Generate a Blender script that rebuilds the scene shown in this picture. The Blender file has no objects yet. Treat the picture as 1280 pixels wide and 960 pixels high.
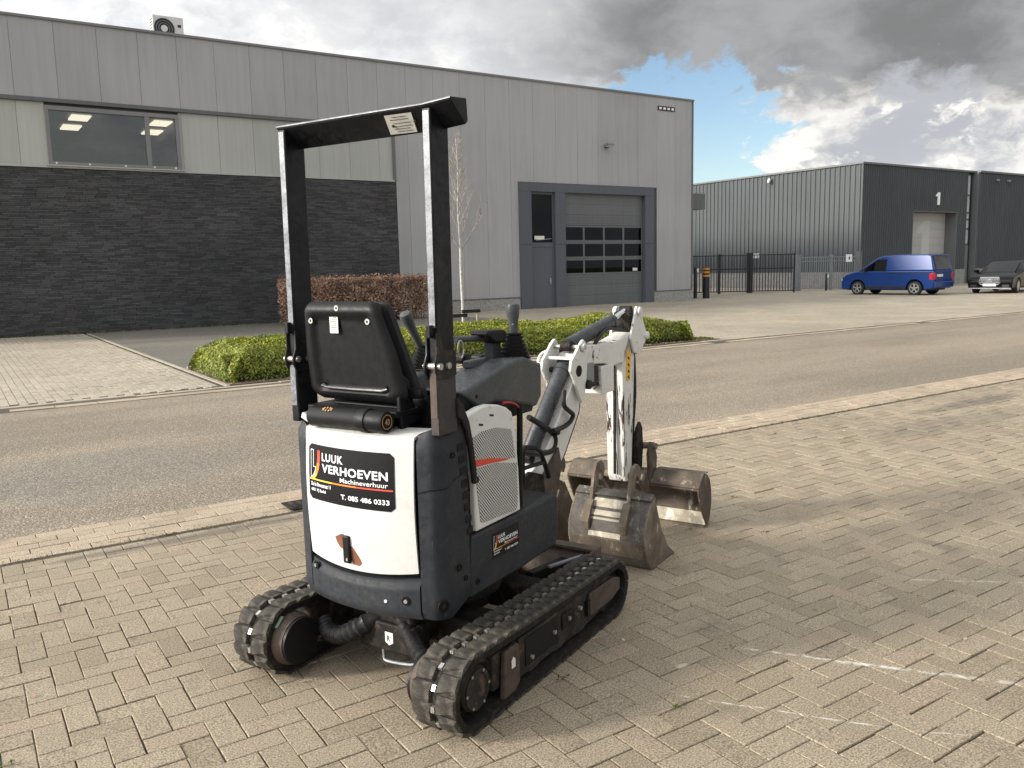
import bpy, math, random
import numpy as np
from mathutils import Vector, Matrix
random.seed(7); rng = np.random.default_rng(7)
R = math.radians
S = bpy.context.scene
COL = S.collection

# ------------------------------------------------------------------ camera, light, exposure
PITCH, ROLL, YAW, FPX = R(7.84996), R(-1.31374), R(56.394), 1049.38
CAMZ = 1.62
fw = Vector((math.cos(YAW)*math.cos(PITCH), math.sin(YAW)*math.cos(PITCH), -math.sin(PITCH)))
rt = Vector((math.sin(YAW), -math.cos(YAW), 0)); up = rt.cross(fw)
r2 = rt*math.cos(ROLL)+up*math.sin(ROLL); u2 = -rt*math.sin(ROLL)+up*math.cos(ROLL)
cam = bpy.data.cameras.new('camera'); camo = bpy.data.objects.new('camera', cam); COL.objects.link(camo)
cam.sensor_width = 36; cam.lens = FPX/1280*36; cam.clip_end = 3000; cam.clip_start = .05
camo.matrix_world = Matrix(((r2.x, u2.x, -fw.x, 0), (r2.y, u2.y, -fw.y, 0), (r2.z, u2.z, -fw.z, CAMZ), (0, 0, 0, 1)))
S.camera = camo
def view(p):           # picture coordinates of a world point, used only to choose which pieces show largest
    d = Vector(p)-Vector((0, 0, CAMZ)); z = d.dot(fw)
    if z < .1: return None
    return 640+FPX*d.dot(r2)/z, 480-FPX*d.dot(u2)/z, z

S.view_settings.view_transform = 'Standard'; S.view_settings.look = 'None'
S.view_settings.exposure = 0.76; S.view_settings.gamma = 1
S.render.engine = 'CYCLES'
S.cycles.use_denoising = True
S.cycles.max_bounces = 6; S.cycles.transparent_max_bounces = 12

SUN_AZ, SUN_EL = R(161.0), R(21.5)      # direction towards the sun, ccw from +X
sd = Vector((math.cos(SUN_AZ)*math.cos(SUN_EL), math.sin(SUN_AZ)*math.cos(SUN_EL), math.sin(SUN_EL)))
sl = bpy.data.lights.new('sun', 'SUN'); sl.energy = 2.9; sl.angle = R(8.0); sl.color = (1, .92, .80)
so = bpy.data.objects.new('sun', sl); COL.objects.link(so); so.rotation_euler = (-sd).to_track_quat('-Z', 'Y').to_euler()

W = bpy.data.worlds.new('World'); S.world = W; W.use_nodes = True
class NT:              # small wrapper for node trees
    def __init__(s, t): s.t = t
    def n(s, typ, **kw):
        o = s.t.nodes.new(typ)
        for k, v in kw.items():
            if k == 'ins':
                for kk, vv in v.items(): s.put(o.inputs[kk], vv)
            else: setattr(o, k, v)
        return o
    def put(s, sock, v):
        if isinstance(v, bpy.types.NodeSocket): s.t.links.new(v, sock)
        else:
            if hasattr(sock, 'default_value'):
                if sock.type == 'RGBA' and len(v) == 3: v = (*v, 1)
                sock.default_value = v
    def m(s, op, a, b=0., c=None, clamp=False):
        o = s.n('ShaderNodeMath', operation=op, use_clamp=clamp); s.put(o.inputs[0], a)
        if len(o.inputs) > 1: s.put(o.inputs[1], b)
        if c is not None: s.put(o.inputs[2], c)
        return o.outputs[0]
    def step(s, x, a, b, lo=0., hi=1.):
        o = s.n('ShaderNodeMapRange', interpolation_type='SMOOTHSTEP')
        for i, v in enumerate((x, a, b, lo, hi)): s.put(o.inputs[i], v)
        return o.outputs[0]
    def mix(s, f, a, b, blend='MIX'):
        o = s.n('ShaderNodeMix', data_type='RGBA', blend_type=blend); o.clamp_factor = True
        s.put(o.inputs[0], f); s.put(o.inputs[6], a); s.put(o.inputs[7], b); return o.outputs[2]
    def noise(s, vec, scale, detail=4., rough=.55, dist=0., out=0, dim='3D'):
        o = s.n('ShaderNodeTexNoise', noise_dimensions=dim)
        if vec is not None: s.put(o.inputs['Vector'], vec)
        o.inputs['Scale'].default_value = scale; o.inputs['Detail'].default_value = detail
        o.inputs['Roughness'].default_value = rough; o.inputs['Distortion'].default_value = dist
        return o.outputs[out]
    def vscale(s, vec, sc):
        o = s.n('ShaderNodeMapping'); s.put(o.inputs['Vector'], vec); o.inputs['Scale'].default_value = sc; return o.outputs[0]

def sky_world():
    t = W.node_tree; t.nodes.clear(); q = NT(t)
    tc = q.n('ShaderNodeTexCoord'); d = tc.outputs['Generated']
    sx = q.n('ShaderNodeSeparateXYZ', ins={0: d})
    az = q.m('MULTIPLY', q.m('ARCTAN2', sx.outputs[1], sx.outputs[0]), 57.2958)
    el = q.m('MULTIPLY', q.m('ARCSINE', q.m('MINIMUM', q.m('MAXIMUM', sx.outputs[2], -1.), 1.)), 57.2958)
    cv = q.n('ShaderNodeCombineXYZ', ins={0: sx.outputs[0], 1: sx.outputs[1], 2: q.m('MULTIPLY', sx.outputs[2], 1.75)}); cp = cv.outputs[0]
    warp = q.n('ShaderNodeVectorMath', operation='MULTIPLY_ADD')
    q.put(warp.inputs[0], q.noise(cp, 6., 5., .6, out=1)); q.put(warp.inputs[1], (.10, .10, .10)); q.put(warp.inputs[2], cp)
    wp = warp.outputs[0]
    big = q.noise(wp, 3.2, 3., .5)
    mid = q.noise(wp, 8., 9., .58)
    fine = q.noise(wp, 22., 8., .62)
    puff = q.m('ADD', q.m('MULTIPLY', mid, .72), q.m('MULTIPLY', fine, .28))
    soft = q.m('ADD', q.m('MULTIPLY', big, .6), q.m('MULTIPLY', mid, .4))
    # pale broken overcast everywhere
    base = q.mix(q.step(puff, .38, .60), (.41, .42, .44), (.60, .60, .597))
    base = q.mix(q.m('MULTIPLY', q.step(puff, .53, .64), q.step(fine, .42, .60)), base, (.78, .765, .73))
    base = q.mix(q.step(soft, .47, .62, 0., .6), base, (.36, .365, .38))
    # heaped cloud low over the far roofs, grey bellies and warm white tops
    cz = q.m('MULTIPLY', q.step(az, 50., 42.), q.step(el, 15., 11.))
    cu = q.mix(q.step(q.m('ADD', puff, q.m('MULTIPLY', q.m('SUBTRACT', big, .5), .25)), .43, .56), (.30, .31, .335), (.64, .62, .58))
    cu = q.mix(q.step(fine, .52, .64, 0., .6), cu, (.86, .82, .74))
    cu = q.mix(q.step(soft, .50, .58, 0., .6), cu, (.29, .295, .315))
    base = q.mix(q.m('MULTIPLY', cz, .92), base, cu)
    base = q.mix(q.step(el, 7., 1.5, 0., .7), base, (.42, .45, .485))
    # one long dark cloud bank overhead with a soft ragged lower edge
    wob = q.m('ADD', q.m('MULTIPLY', q.m('SUBTRACT', mid, .5), 9.), q.m('MULTIPLY', q.m('SUBTRACT', fine, .5), 4.))
    lowr = q.m('ADD', 10.6, q.m('MULTIPLY', q.step(az, 38., 31.), -1.5))
    edge = q.m('SUBTRACT', q.m('ADD', el, wob), lowr)
    dk = q.m('MULTIPLY', q.step(edge, -.5, 1.5), q.step(q.m('ABSOLUTE', q.m('SUBTRACT', az, 18.)), 42., 28.))
    dk = q.m('MULTIPLY', dk, q.step(el, 42., 26.))
    dcol = q.mix(q.step(q.m('ADD', q.m('MULTIPLY', mid, .5), q.m('MULTIPLY', soft, .5)), .36, .64), (.14, .143, .144), (.25, .253, .257))
    base = q.mix(dk, base, dcol)
    # an opening to the blue
    ex = q.m('DIVIDE', q.m('SUBTRACT', az, 44.2), 6.2); ey = q.m('DIVIDE', q.m('SUBTRACT', el, 8.8), 4.3)
    rr = q.m('ADD', q.m('MULTIPLY', ex, ex), q.m('MULTIPLY', ey, ey))
    rr = q.m('ADD', rr, q.m('MULTIPLY', q.m('SUBTRACT', puff, .5), 3.4)); rr = q.m('ADD', rr, q.m('MULTIPLY', q.m('SUBTRACT', fine, .5), 2.2))
    gap = q.step(rr, 1.25, .7)
    gap2 = q.m('MULTIPLY', q.step(big, .34, .27), q.step(el, 10., 30.))
    gap = q.m('MAXIMUM', gap, gap2)
    dt = q.n('ShaderNodeVectorMath', operation='DOT_PRODUCT', ins={0: d, 1: tuple(sd)}).outputs['Value']
    glow = q.m('ADD', 1., q.m('MULTIPLY', q.m('POWER', q.m('MULTIPLY', q.m('ADD', dt, 1.), .5), 8.), 4.))
    skyt = q.n('ShaderNodeTexSky', sky_type='NISHITA', sun_disc=False, sun_elevation=SUN_EL, sun_rotation=R(90)-SUN_AZ)
    skyt.air_density = 1.; skyt.dust_density = .4; skyt.ozone_density = 1.6
    b1 = q.n('ShaderNodeBackground', ins={0: skyt.outputs[0], 1: .10})
    b2 = q.n('ShaderNodeBackground', ins={0: base, 1: glow})
    mx = q.n('ShaderNodeMixShader', ins={0: q.m('SUBTRACT', 1., gap), 1: b1.outputs[0], 2: b2.outputs[0]})
    o = q.n('ShaderNodeOutputWorld', ins={0: mx.outputs[0]})
sky_world()

# ------------------------------------------------------------------ mesh helpers
class MB:
    def __init__(s): s.v = []; s.f = []
    def add(s, vs, fs):
        k = len(s.v); s.v += [tuple(p) for p in vs]; s.f += [tuple(i+k for i in f) for f in fs]; return s
    def box(s, x0, x1, y0, y1, z0, z1):
        return s.add([(x0,y0,z0),(x1,y0,z0),(x1,y1,z0),(x0,y1,z0),(x0,y0,z1),(x1,y0,z1),(x1,y1,z1),(x0,y1,z1)],
                     [(3,2,1,0),(4,5,6,7),(0,1,5,4),(1,2,6,5),(2,3,7,6),(3,0,4,7)])
    def obox(s, c, sz, rot):
        M = rot.to_matrix() if hasattr(rot, 'to_matrix') else rot
        c = Vector(c); k = len(s.v); t = MB().box(-sz[0]/2, sz[0]/2, -sz[1]/2, sz[1]/2, -sz[2]/2, sz[2]/2)
        return s.add([c+M@Vector(p) for p in t.v], t.f)
    def prism(s, poly, lo, hi, axis='y'):
        n = len(poly); area = sum(poly[i][0]*poly[(i+1)%n][1]-poly[(i+1)%n][0]*poly[i][1] for i in range(n))
        if area < 0: poly = poly[::-1]
        mp = {'y': lambda a, b, h: (a, h, b), 'z': lambda a, b, h: (a, b, h), 'x': lambda a, b, h: (h, a, b)}[axis]
        vs = [mp(a, b, lo) for a, b in poly]+[mp(a, b, hi) for a, b in poly]
        fs = [tuple(range(n-1, -1, -1)), tuple(range(n, 2*n))]+[(i, (i+1)%n, n+(i+1)%n, n+i) for i in range(n)]
        if axis == 'y': fs = [f[::-1] for f in fs]
        return s.add(vs, fs)
    def cyl(s, p0, p1, r0, r1=None, n=16, caps=True):
        if r1 is None: r1 = r0
        p0 = Vector(p0); p1 = Vector(p1); d = (p1-p0).normalized()
        a = d.orthogonal().normalized(); b = d.cross(a)
        ring = [(a*math.cos(2*math.pi*i/n)+b*math.sin(2*math.pi*i/n)) for i in range(n)]
        vs = [p0+w*r0 for w in ring]+[p1+w*r1 for w in ring]
        fs = [(i, (i+1)%n, n+(i+1)%n, n+i) for i in range(n)]
        if caps: fs += [tuple(range(n-1, -1, -1)), tuple(range(n, 2*n))]
        return s.add(vs, fs)
    def tube(s, pts, r, n=8, ribs=None, sub=4):
        P = [Vector(p) for p in pts]
        if sub > 1 and len(P) > 2:
            Q = []
            for i in range(len(P)-1):
                p0 = P[max(i-1, 0)]; p1 = P[i]; p2 = P[i+1]; p3 = P[min(i+2, len(P)-1)]
                for k in range(sub):
                    t = k/sub
                    Q.append(.5*((2*p1)+(p2-p0)*t+(2*p0-5*p1+4*p2-p3)*t*t+(3*p1-p0-3*p2+p3)*t**3))
            Q.append(P[-1]); P = Q
        vs = []; a = None
        for i, p in enumerate(P):
            d = (P[min(i+1, len(P)-1)]-P[max(i-1, 0)]).normalized()
            a = d.orthogonal().normalized() if a is None else (a-d*a.dot(d)).normalized()
            b = d.cross(a); rr = r[i] if isinstance(r, (list, tuple)) else r
            if ribs: rr = r*(1+ribs*(1 if i % 2 else -1))
            vs += [p+(a*math.cos(2*math.pi*k/n)+b*math.sin(2*math.pi*k/n))*rr for k in range(n)]
        fs = []
        for i in range(len(P)-1):
            fs += [(i*n+k, i*n+(k+1)%n, (i+1)*n+(k+1)%n, (i+1)*n+k) for k in range(n)]
        fs += [tuple(range(n-1, -1, -1)), tuple(range((len(P)-1)*n, len(P)*n))]
        return s.add(vs, fs)
    def lathe(s, prof, p0, axis, n=20):     # prof: (distance along axis, radius)
        p0 = Vector(p0); d = Vector(axis).normalized(); a = d.orthogonal().normalized(); b = d.cross(a)
        vs = []
        for h, r in prof:
            vs += [p0+d*h+(a*math.cos(2*math.pi*k/n)+b*math.sin(2*math.pi*k/n))*r for k in range(n)]
        fs = []
        for i in range(len(prof)-1):
            fs += [(i*n+k, i*n+(k+1)%n, (i+1)*n+(k+1)%n, (i+1)*n+k) for k in range(n)]
        if len(prof) > 3 and abs(prof[0][0]-prof[-1][0]) < 1e-6 and prof[0][1] > 0 and prof[-1][1] > 0:
            k0 = (len(prof)-1)*n; fs += [(k0+k, k0+(k+1)%n, (k+1)%n, k) for k in range(n)]
        else: fs += [tuple(range(n-1, -1, -1)), tuple(range((len(prof)-1)*n, len(prof)*n))]
        return s.add(vs, fs)
    def shell(s, fn, nu, nv, th):           # fn(a,b)->point on the outer side; th: vector function or offset for the inner side
        k0 = [[Vector(fn(i/nu, j/nv)) for j in range(nv+1)] for i in range(nu+1)]
        nrm = [[None]*(nv+1) for _ in range(nu+1)]
        for i in range(nu+1):
            for j in range(nv+1):
                du = k0[min(i+1, nu)][j]-k0[max(i-1, 0)][j]; dv = k0[i][min(j+1, nv)]-k0[i][max(j-1, 0)]
                nrm[i][j] = du.cross(dv).normalized()
        vs = [k0[i][j] for i in range(nu+1) for j in range(nv+1)]+[k0[i][j]-nrm[i][j]*th for i in range(nu+1) for j in range(nv+1)]
        N = (nu+1)*(nv+1); I = lambda i, j, o=0: o*N+i*(nv+1)+j
        fs = []
        for i in range(nu):
            for j in range(nv):
                fs.append((I(i,j), I(i+1,j), I(i+1,j+1), I(i,j+1))); fs.append((I(i,j,1), I(i,j+1,1), I(i+1,j+1,1), I(i+1,j,1)))
        for i in range(nu):
            fs.append((I(i,0), I(i,0,1), I(i+1,0,1), I(i+1,0))); fs.append((I(i,nv), I(i+1,nv), I(i+1,nv,1), I(i,nv,1)))
        for j in range(nv):
            fs.append((I(0,j), I(0,j+1), I(0,j+1,1), I(0,j,1))); fs.append((I(nu,j), I(nu,j,1), I(nu,j+1,1), I(nu,j+1)))
        return s.add(vs, fs)
    def mesh(s, name, mat=None, smooth=False):
        me = bpy.data.meshes.new(name); me.from_pydata(s.v, [], s.f)
        if mat: me.materials.append(mat)
        me.validate(); me.update()
        if smooth:
            me.polygons.foreach_set('use_smooth', [True]*len(me.polygons))
            me.set_sharp_from_angle(angle=R(38))
        return me
    def build(s, name, mat, parent=None, bevel=0., smooth=True, kind=None, seg=2):
        o = bpy.data.objects.new(name, s.mesh(name, mat, smooth)); COL.objects.link(o)
        if parent: o.parent = parent
        if bevel:
            b = o.modifiers.new('bevel', 'BEVEL'); b.width = bevel; b.segments = seg; b.limit_method = 'ANGLE'; b.angle_limit = R(35)
            b.harden_normals = False
        if kind: o['kind'] = kind
        return o
def empty(name, loc, rz=0.):
    o = bpy.data.objects.new(name, None); COL.objects.link(o); o.location = loc; o.rotation_euler = (0, 0, rz)
    o.empty_display_size = .1; return o
def tag(o, label, cat, group=None):
    o['label'] = label; o['category'] = cat
    if group: o['group'] = group
    return o
def inst(name, me, parent, loc, rot=None, scale=None):
    o = bpy.data.objects.new(name, me); COL.objects.link(o); o.parent = parent; o.location = loc
    if rot is not None: o.rotation_euler = rot
    if scale is not None: o.scale = scale
    return o
def text2d(body, size=1., bold=0., extra=1.):
    c = bpy.data.curves.new('lettering', 'FONT'); c.body = body; c.size = size; c.offset = bold; c.resolution_u = 3
    c.space_character = extra
    o = bpy.data.objects.new('lettering', c); me = o.to_mesh()
    vs = [(v.co.x, v.co.y) for v in me.vertices]; fs = [tuple(p.vertices) for p in me.polygons]
    o.to_mesh_clear(); bpy.data.objects.remove(o); bpy.data.curves.remove(c)
    return vs, fs
def add_text(mb, body, x0, x1, y0, y1, mp, bold=0., extra=1.):
    """lettering fitted to the rectangle x0..x1, y0..y1; mp maps it onto the surface"""
    vs, fs = text2d(body, 1., bold, extra)
    ax = min(v[0] for v in vs); bx = max(v[0] for v in vs); ay = min(v[1] for v in vs); by = max(v[1] for v in vs)
    mb.add([mp(x0+(a-ax)/(bx-ax)*(x1-x0), y0+(b-ay)/(by-ay)*(y1-y0)) for a, b in vs], fs)

# ------------------------------------------------------------------ materials
MATS = {}
def material(name):
    m = bpy.data.materials.new(name); m.use_nodes = True; q = NT(m.node_tree)
    b = m.node_tree.nodes['Principled BSDF']; MATS[name] = m
    return m, q, b
def bump(q, b, h, strength=.3, dist=.01):
    o = q.n('ShaderNodeBump', ins={'Height': h, 'Strength': strength, 'Distance': dist}); q.put(b.inputs['Normal'], o.outputs[0])
def obj_pos(q): return q.n('ShaderNodeTexCoord').outputs['Object']
def world_pos(q): return q.n('ShaderNodeNewGeometry').outputs['Position']
def simple(name, col, rough=.5, metal=0., var=.15, scale=6., dirt=None, dirtamt=.35, bumpy=0., rvar=.15, coat=0.):
    m, q, b = material(name); p = obj_pos(q)
    n1 = q.noise(p, scale, 6., .6); n2 = q.noise(p, scale*7, 4., .6)
    f = q.m('ADD', q.m('MULTIPLY', n1, .65), q.m('MULTIPLY', n2, .35))
    lo = tuple(c*(1-var) for c in col); hi = tuple(min(1, c*(1+var)) for c in col)
    c = q.mix(q.step(f, .35, .65), lo, hi)
    if dirt: c = q.mix(q.step(q.noise(p, scale*1.7, 9., .7, .4), .48, .72, 0., dirtamt), c, dirt)
    q.put(b.inputs['Base Color'], c); b.inputs['Metallic'].default_value = metal
    q.put(b.inputs['Roughness'], q.step(n2, .3, .7, max(.03, rough-rvar), min(1, rough+rvar)))
    if coat: b.inputs['Coat Weight'].default_value = coat; b.inputs['Coat Roughness'].default_value = .08
    if bumpy: bump(q, b, n2, bumpy, .004)
    return m
def chipped(name, col, amount=.62, stretch=(1, 1, 1), sc=9., dirt=(.30, .25, .18), chip=(.10, .045, .025)):
    m, q, b = material(name); p = obj_pos(q); ps = q.vscale(p, stretch)
    n1 = q.noise(ps, sc, 10., .68, .3); n0 = q.noise(p, 3., 3., .5)
    hit = q.step(q.m('ADD', n1, q.m('MULTIPLY', q.m('SUBTRACT', n0, .5), .35)), amount, amount+.025)
    base = q.mix(q.step(q.noise(p, 4., 8., .7), .45, .75, 0., .5), col, tuple(c*.78 for c in col))
    base = q.mix(q.step(q.noise(p, 26., 6., .7), .56, .75, 0., .55), base, dirt)
    ch = q.mix(q.step(q.noise(p, 60., 4., .6), .4, .6), chip, tuple(c*.35 for c in chip))
    q.put(b.inputs['Base Color'], q.mix(hit, base, ch)); q.put(b.inputs['Roughness'], q.m('ADD', q.m('MULTIPLY', hit, .4), .38))
    bump(q, b, q.m('SUBTRACT', 1., hit), .35, .002)
    return m
def steel(name, a, bcol, cshine, shine_amt=.5, sc=7., metal=.75):
    m, q, b = material(name); p = obj_pos(q)
    n1 = q.noise(p, sc, 10., .7, .6); n2 = q.noise(q.vscale(p, (1, 1, .25)), sc*3.2, 8., .7); n3 = q.noise(p, sc*14, 4., .6)
    c = q.mix(q.step(n1, .38, .62), a, bcol)
    sh = q.step(q.m('ADD', q.m('MULTIPLY', n2, .6), q.m('MULTIPLY', n1, .4)), .53-.1*(shine_amt-.5), .64)
    c = q.mix(sh, c, cshine); c = q.mix(q.step(n3, .55, .75, 0., .5), c, tuple(x*.5 for x in a))
    q.put(b.inputs['Base Color'], c); q.put(b.inputs['Metallic'], q.m('MULTIPLY', sh, metal))
    q.put(b.inputs['Roughness'], q.m('SUBTRACT', .8, q.m('MULTIPLY', sh, .38)))
    bump(q, b, q.m('ADD', n3, n1), .4, .004)
    return m

M_white = chipped('white_paint', (.68, .675, .645), .735, sc=7.)
M_whitearm = chipped('worn_white_paint', (.68, .675, .635), .635, (1.4, 1.4, 1.), 11.)
M_whitestick = chipped('chipped_white_paint', (.68, .675, .635), .565, (3.2, 3.2, .42), 11., (.30, .25, .18), (.05, .028, .02))
M_whitepanel = simple('white_panel_paint', (.60, .597, .572), .34, var=.03, scale=5., dirt=(.42, .38, .30), dirtamt=.22, coat=.2)
M_grey = simple('charcoal_plastic', (.026, .029, .034), .55, var=.16, scale=8., dirt=(.085, .08, .07), dirtamt=.30, bumpy=.12)
def add_scratches(m):
    q = NT(m.node_tree); b = m.node_tree.nodes['Principled BSDF']; l = b.inputs['Base Color'].links[0]; src = l.from_socket; p = obj_pos(q)
    a = q.noise(q.vscale(p, (26., 26., 1.6)), 3., 4., .7); k = q.noise(p, 3.4, 3., .5); d = q.noise(q.vscale(p, (1., 1., 3.)), 40., 5., .75)
    f = q.m('MULTIPLY', q.step(a, .66, .74), q.step(k, .50, .62)); g = q.m('MULTIPLY', q.step(d, .66, .74), q.step(k, .54, .66))
    q.put(b.inputs['Base Color'], q.mix(q.m('MULTIPLY', q.m('MAXIMUM', f, g), .75), src, (.26, .25, .23)))
add_scratches(M_grey)
M_grey2 = simple('grey_console_plastic', (.050, .056, .058), .48, var=.10, scale=8., dirt=(.2, .19, .17), dirtamt=.2, bumpy=.08)
M_black = simple('black_plastic', (.007, .007, .008), .5, var=.12, scale=5., dirt=(.022, .021, .019), dirtamt=.2, rvar=.06)
M_blackpaint = simple('black_frame_paint', (.008, .009, .011), .42, var=.25, scale=6., dirt=(.035, .028, .025), dirtamt=.4, rvar=.15)
M_edge = simple('painted_edge_sheen', (.19, .20, .215), .4, metal=.25, var=.35, scale=14., dirt=(.05, .045, .04), dirtamt=.6)  # pale sky sheen put into the colour of the black bar's edges
M_rubber = simple('track_rubber', (.012, .011, .010), .85, var=.3, scale=14., dirt=(.09, .075, .057), dirtamt=.45, bumpy=.5)
M_lug = simple('track_lug_rubber', (.044, .040, .034), .82, var=.4, scale=18., dirt=(.17, .143, .108), dirtamt=.6, bumpy=.6)
M_hose = simple('hose_rubber', (.018, .018, .018), .45, var=.2, scale=20., dirt=(.1, .09, .08), dirtamt=.3)
M_dark = simple('greasy_frame', (.011, .010, .009), .7, var=.4, scale=9., dirt=(.10, .065, .04), dirtamt=.7, bumpy=.4)
M_rust = simple('rusty_paint', (.060, .042, .032), .74, var=.4, scale=10., dirt=(.125, .082, .055), dirtamt=.6, bumpy=.4)
M_rustpatch = simple('bare_rust', (.165, .062, .028), .8, var=.35, scale=24., bumpy=.3)
M_frame = simple('track_frame_paint', (.024, .022, .019), .68, var=.35, scale=9., dirt=(.15, .095, .06), dirtamt=.75, bumpy=.35)
M_bucket = steel('worn_bucket_steel', (.105, .080, .058), (.175, .14, .105), (.56, .50, .41), .35)
M_bucketback = steel('bucket_back_steel', (.055, .052, .047), (.12, .105, .088), (.50, .46, .38), .45)
M_polish = steel('polished_steel', (.30, .27, .21), (.50, .46, .37), (.80, .75, .62), .8)
M_bucketdark = steel('dark_bucket_steel', (.062, .048, .036), (.11, .086, .064), (.45, .40, .33), .3)
M_chrome = simple('chrome_rod', (.72, .72, .72), .16, metal=1., var=.05)
M_bolt = simple('bolt_steel', (.48, .46, .43), .42, metal=.8, var=.2, scale=30.)
M_cyl = simple('cylinder_paint', (.030, .034, .040), .36, var=.15, scale=9., dirt=(.2, .19, .17), dirtamt=.25)
M_red = simple('red_plastic', (.42, .02, .015), .4)
M_yellow = simple('yellow_label', (.72, .42, .03), .5, var=.06)
M_label = simple('paper_label', (.70, .69, .62), .6, var=.08, scale=40.)
M_ink = simple('label_ink', (.10, .10, .10), .6)
M_signblack = simple('sign_black', (.006, .006, .007), .42, var=.05, rvar=.02)
M_letter = simple('letter_white', (.85, .85, .85), .5, var=.02)
M_letter_r = simple('letter_red', (.62, .06, .03), .5, var=.02)
M_letter_o = simple('letter_orange', (.80, .22, .03), .5, var=.02)
M_letter_y = simple('letter_yellow', (.82, .50, .06), .5, var=.02)
M_gold = simple('gold_print', (.42, .25, .09), .5, var=.05)

for m_ in (M_grey, M_black, M_blackpaint, M_rubber, M_lug, M_hose, M_dark, M_frame, M_signblack): m_.node_tree.nodes['Principled BSDF'].inputs['Specular IOR Level'].default_value = .24

def grille_mat():
    m, q, b = material('perforated_sheet'); p = obj_pos(q); s = q.n('ShaderNodeSeparateXYZ', ins={0: p})
    k = 1/.0145
    a = q.m('FRACT', q.m('MULTIPLY', q.m('ADD', s.outputs[0], s.outputs[2]), k)); c = q.m('FRACT', q.m('MULTIPLY', q.m('SUBTRACT', s.outputs[0], s.outputs[2]), k))
    da = q.m('ABSOLUTE', q.m('SUBTRACT', a, .5)); dc = q.m('ABSOLUTE', q.m('SUBTRACT', c, .5))
    hole = q.step(q.m('MAXIMUM', da, dc), .37, .30)
    q.put(b.inputs['Base Color'], q.mix(hole, (.66, .65, .62), (.012, .012, .012))); q.put(b.inputs['Roughness'], .5)
    bump(q, b, q.m('SUBTRACT', 1., hole), .8, .004); return m
M_grille = grille_mat()

def brick_mat(name, a, bb, c, stain=True, lines=False, sc=1.):
    m, q, b = material(name); w = world_pos(q)
    rnd = q.n('ShaderNodeObjectInfo').outputs['Random']; at = q.n('ShaderNodeAttribute', attribute_name='tint').outputs['Fac']
    r = q.m('FRACT', q.m('ADD', rnd, at))
    col = q.mix(q.step(r, .05, .6), a, bb); col = q.mix(q.step(r, .82, .98, 0., .8), col, c)
    g = q.noise(w, 150.*sc, 4., .75); g2 = q.noise(w, 60.*sc, 4., .6)
    col = q.mix(1., col, q.mix(q.step(g, .33, .68), (.42, .41, .39), (1.62, 1.60, 1.56)), 'MULTIPLY')
    col = q.mix(q.step(g2, .62, .74, 0., .35), col, tuple(x*.45 for x in a))
    if stain:
        big = q.noise(w, .55, 5., .6, .3); md = q.noise(w, 2.6, 6., .65, .4)
        col = q.mix(1., col, q.mix(q.step(big, .32, .66), (.90, .895, .885), (1.07, 1.065, 1.055)), 'MULTIPLY')
        col = q.mix(q.step(md, .56, .74, 0., .42), col, (.085, .078, .066)); sp = q.noise(w, 7., 5., .7, .6); col = q.mix(q.step(sp, .66, .72, 0., .45), col, (.07, .065, .058))
        sep = q.n('ShaderNodeSeparateXYZ', ins={0: w})
        def blob(cx, cy, rx, ry, amt, colr, col):
            ex = q.m('DIVIDE', q.m('SUBTRACT', sep.outputs[0], cx), rx); ey = q.m('DIVIDE', q.m('SUBTRACT', sep.outputs[1], cy), ry)
            d = q.m('ADD', q.m('ADD', q.m('MULTIPLY', ex, ex), q.m('MULTIPLY', ey, ey)), q.m('MULTIPLY', q.m('SUBTRACT', md, .5), 2.6))
            return q.mix(q.m('MULTIPLY', q.step(d, 1.2, .2), amt), col, colr)
        col = blob(9.4, 4.9, 1.1, .16, .55, (.075, .068, .06), col)
        col = blob(12.2, 4.6, 1.4, .16, .55, (.075, .068, .06), col)
        col = blob(8.2, 4.4, 1.5, .3, .3, (.09, .082, .07), col)
        col = blob(1.2, 5.35, 1.0, .07, .5, (.07, .062, .055), col)
        if lines:
            # pale chalky drag marks left on the bricks
            def seg(x0, y0, x1, y1, wd, amt, col):
                L = math.hypot(x1-x0, y1-y0); dx, dy = (x1-x0)/L, (y1-y0)/L
                rx = q.m('SUBTRACT', sep.outputs[0], x0); ry = q.m('SUBTRACT', sep.outputs[1], y0)
                tt = q.m('ADD', q.m('MULTIPLY', rx, dx), q.m('MULTIPLY', ry, dy))
                nn = q.m('ABSOLUTE', q.m('ADD', q.m('SUBTRACT', q.m('MULTIPLY', rx, -dy), q.m('MULTIPLY', ry, -dx)), q.m('MULTIPLY', q.m('SUBTRACT', md, .5), .03)))
                inn = q.m('MULTIPLY', q.step(tt, 0., .12), q.step(tt, L, L-.12))
                k = q.m('MULTIPLY', q.m('MULTIPLY', q.step(nn, wd, wd*.3), inn), q.step(q.noise(w, 18., 6., .7), .40, .58))
                return q.mix(q.m('MULTIPLY', k, amt), col, (.62, .60, .54))
            col = seg(2.62, 2.33, 3.15, 1.62, .012, .85, col); col = seg(2.80, 2.08, 3.3, 1.42, .02, .5, col)
            col = seg(2.13, 2.20, 2.62, 1.52, .007, .7, col); col = seg(2.62, 1.52, 2.86, 1.28, .006, .5, col)
            col = seg(3.9, 2.34, 4.4, 1.9, .012, .6, col)
            col = blob(2.34, 2.32, .035, .02, .7, (.50, .43, .30), col); col = blob(2.34, 1.02, .04, .025, .8, (.60, .52, .30), col)
    q.put(b.inputs['Base Color'], col); b.inputs['Roughness'].default_value = .86
    bump(q, b, q.m('ADD', g, q.m('MULTIPLY', g2, .7)), .45, .004); return m
M_paver = brick_mat('concrete_paver', (.246, .206, .150), (.290, .246, .182), (.297, .238, .178), lines=True)
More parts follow.
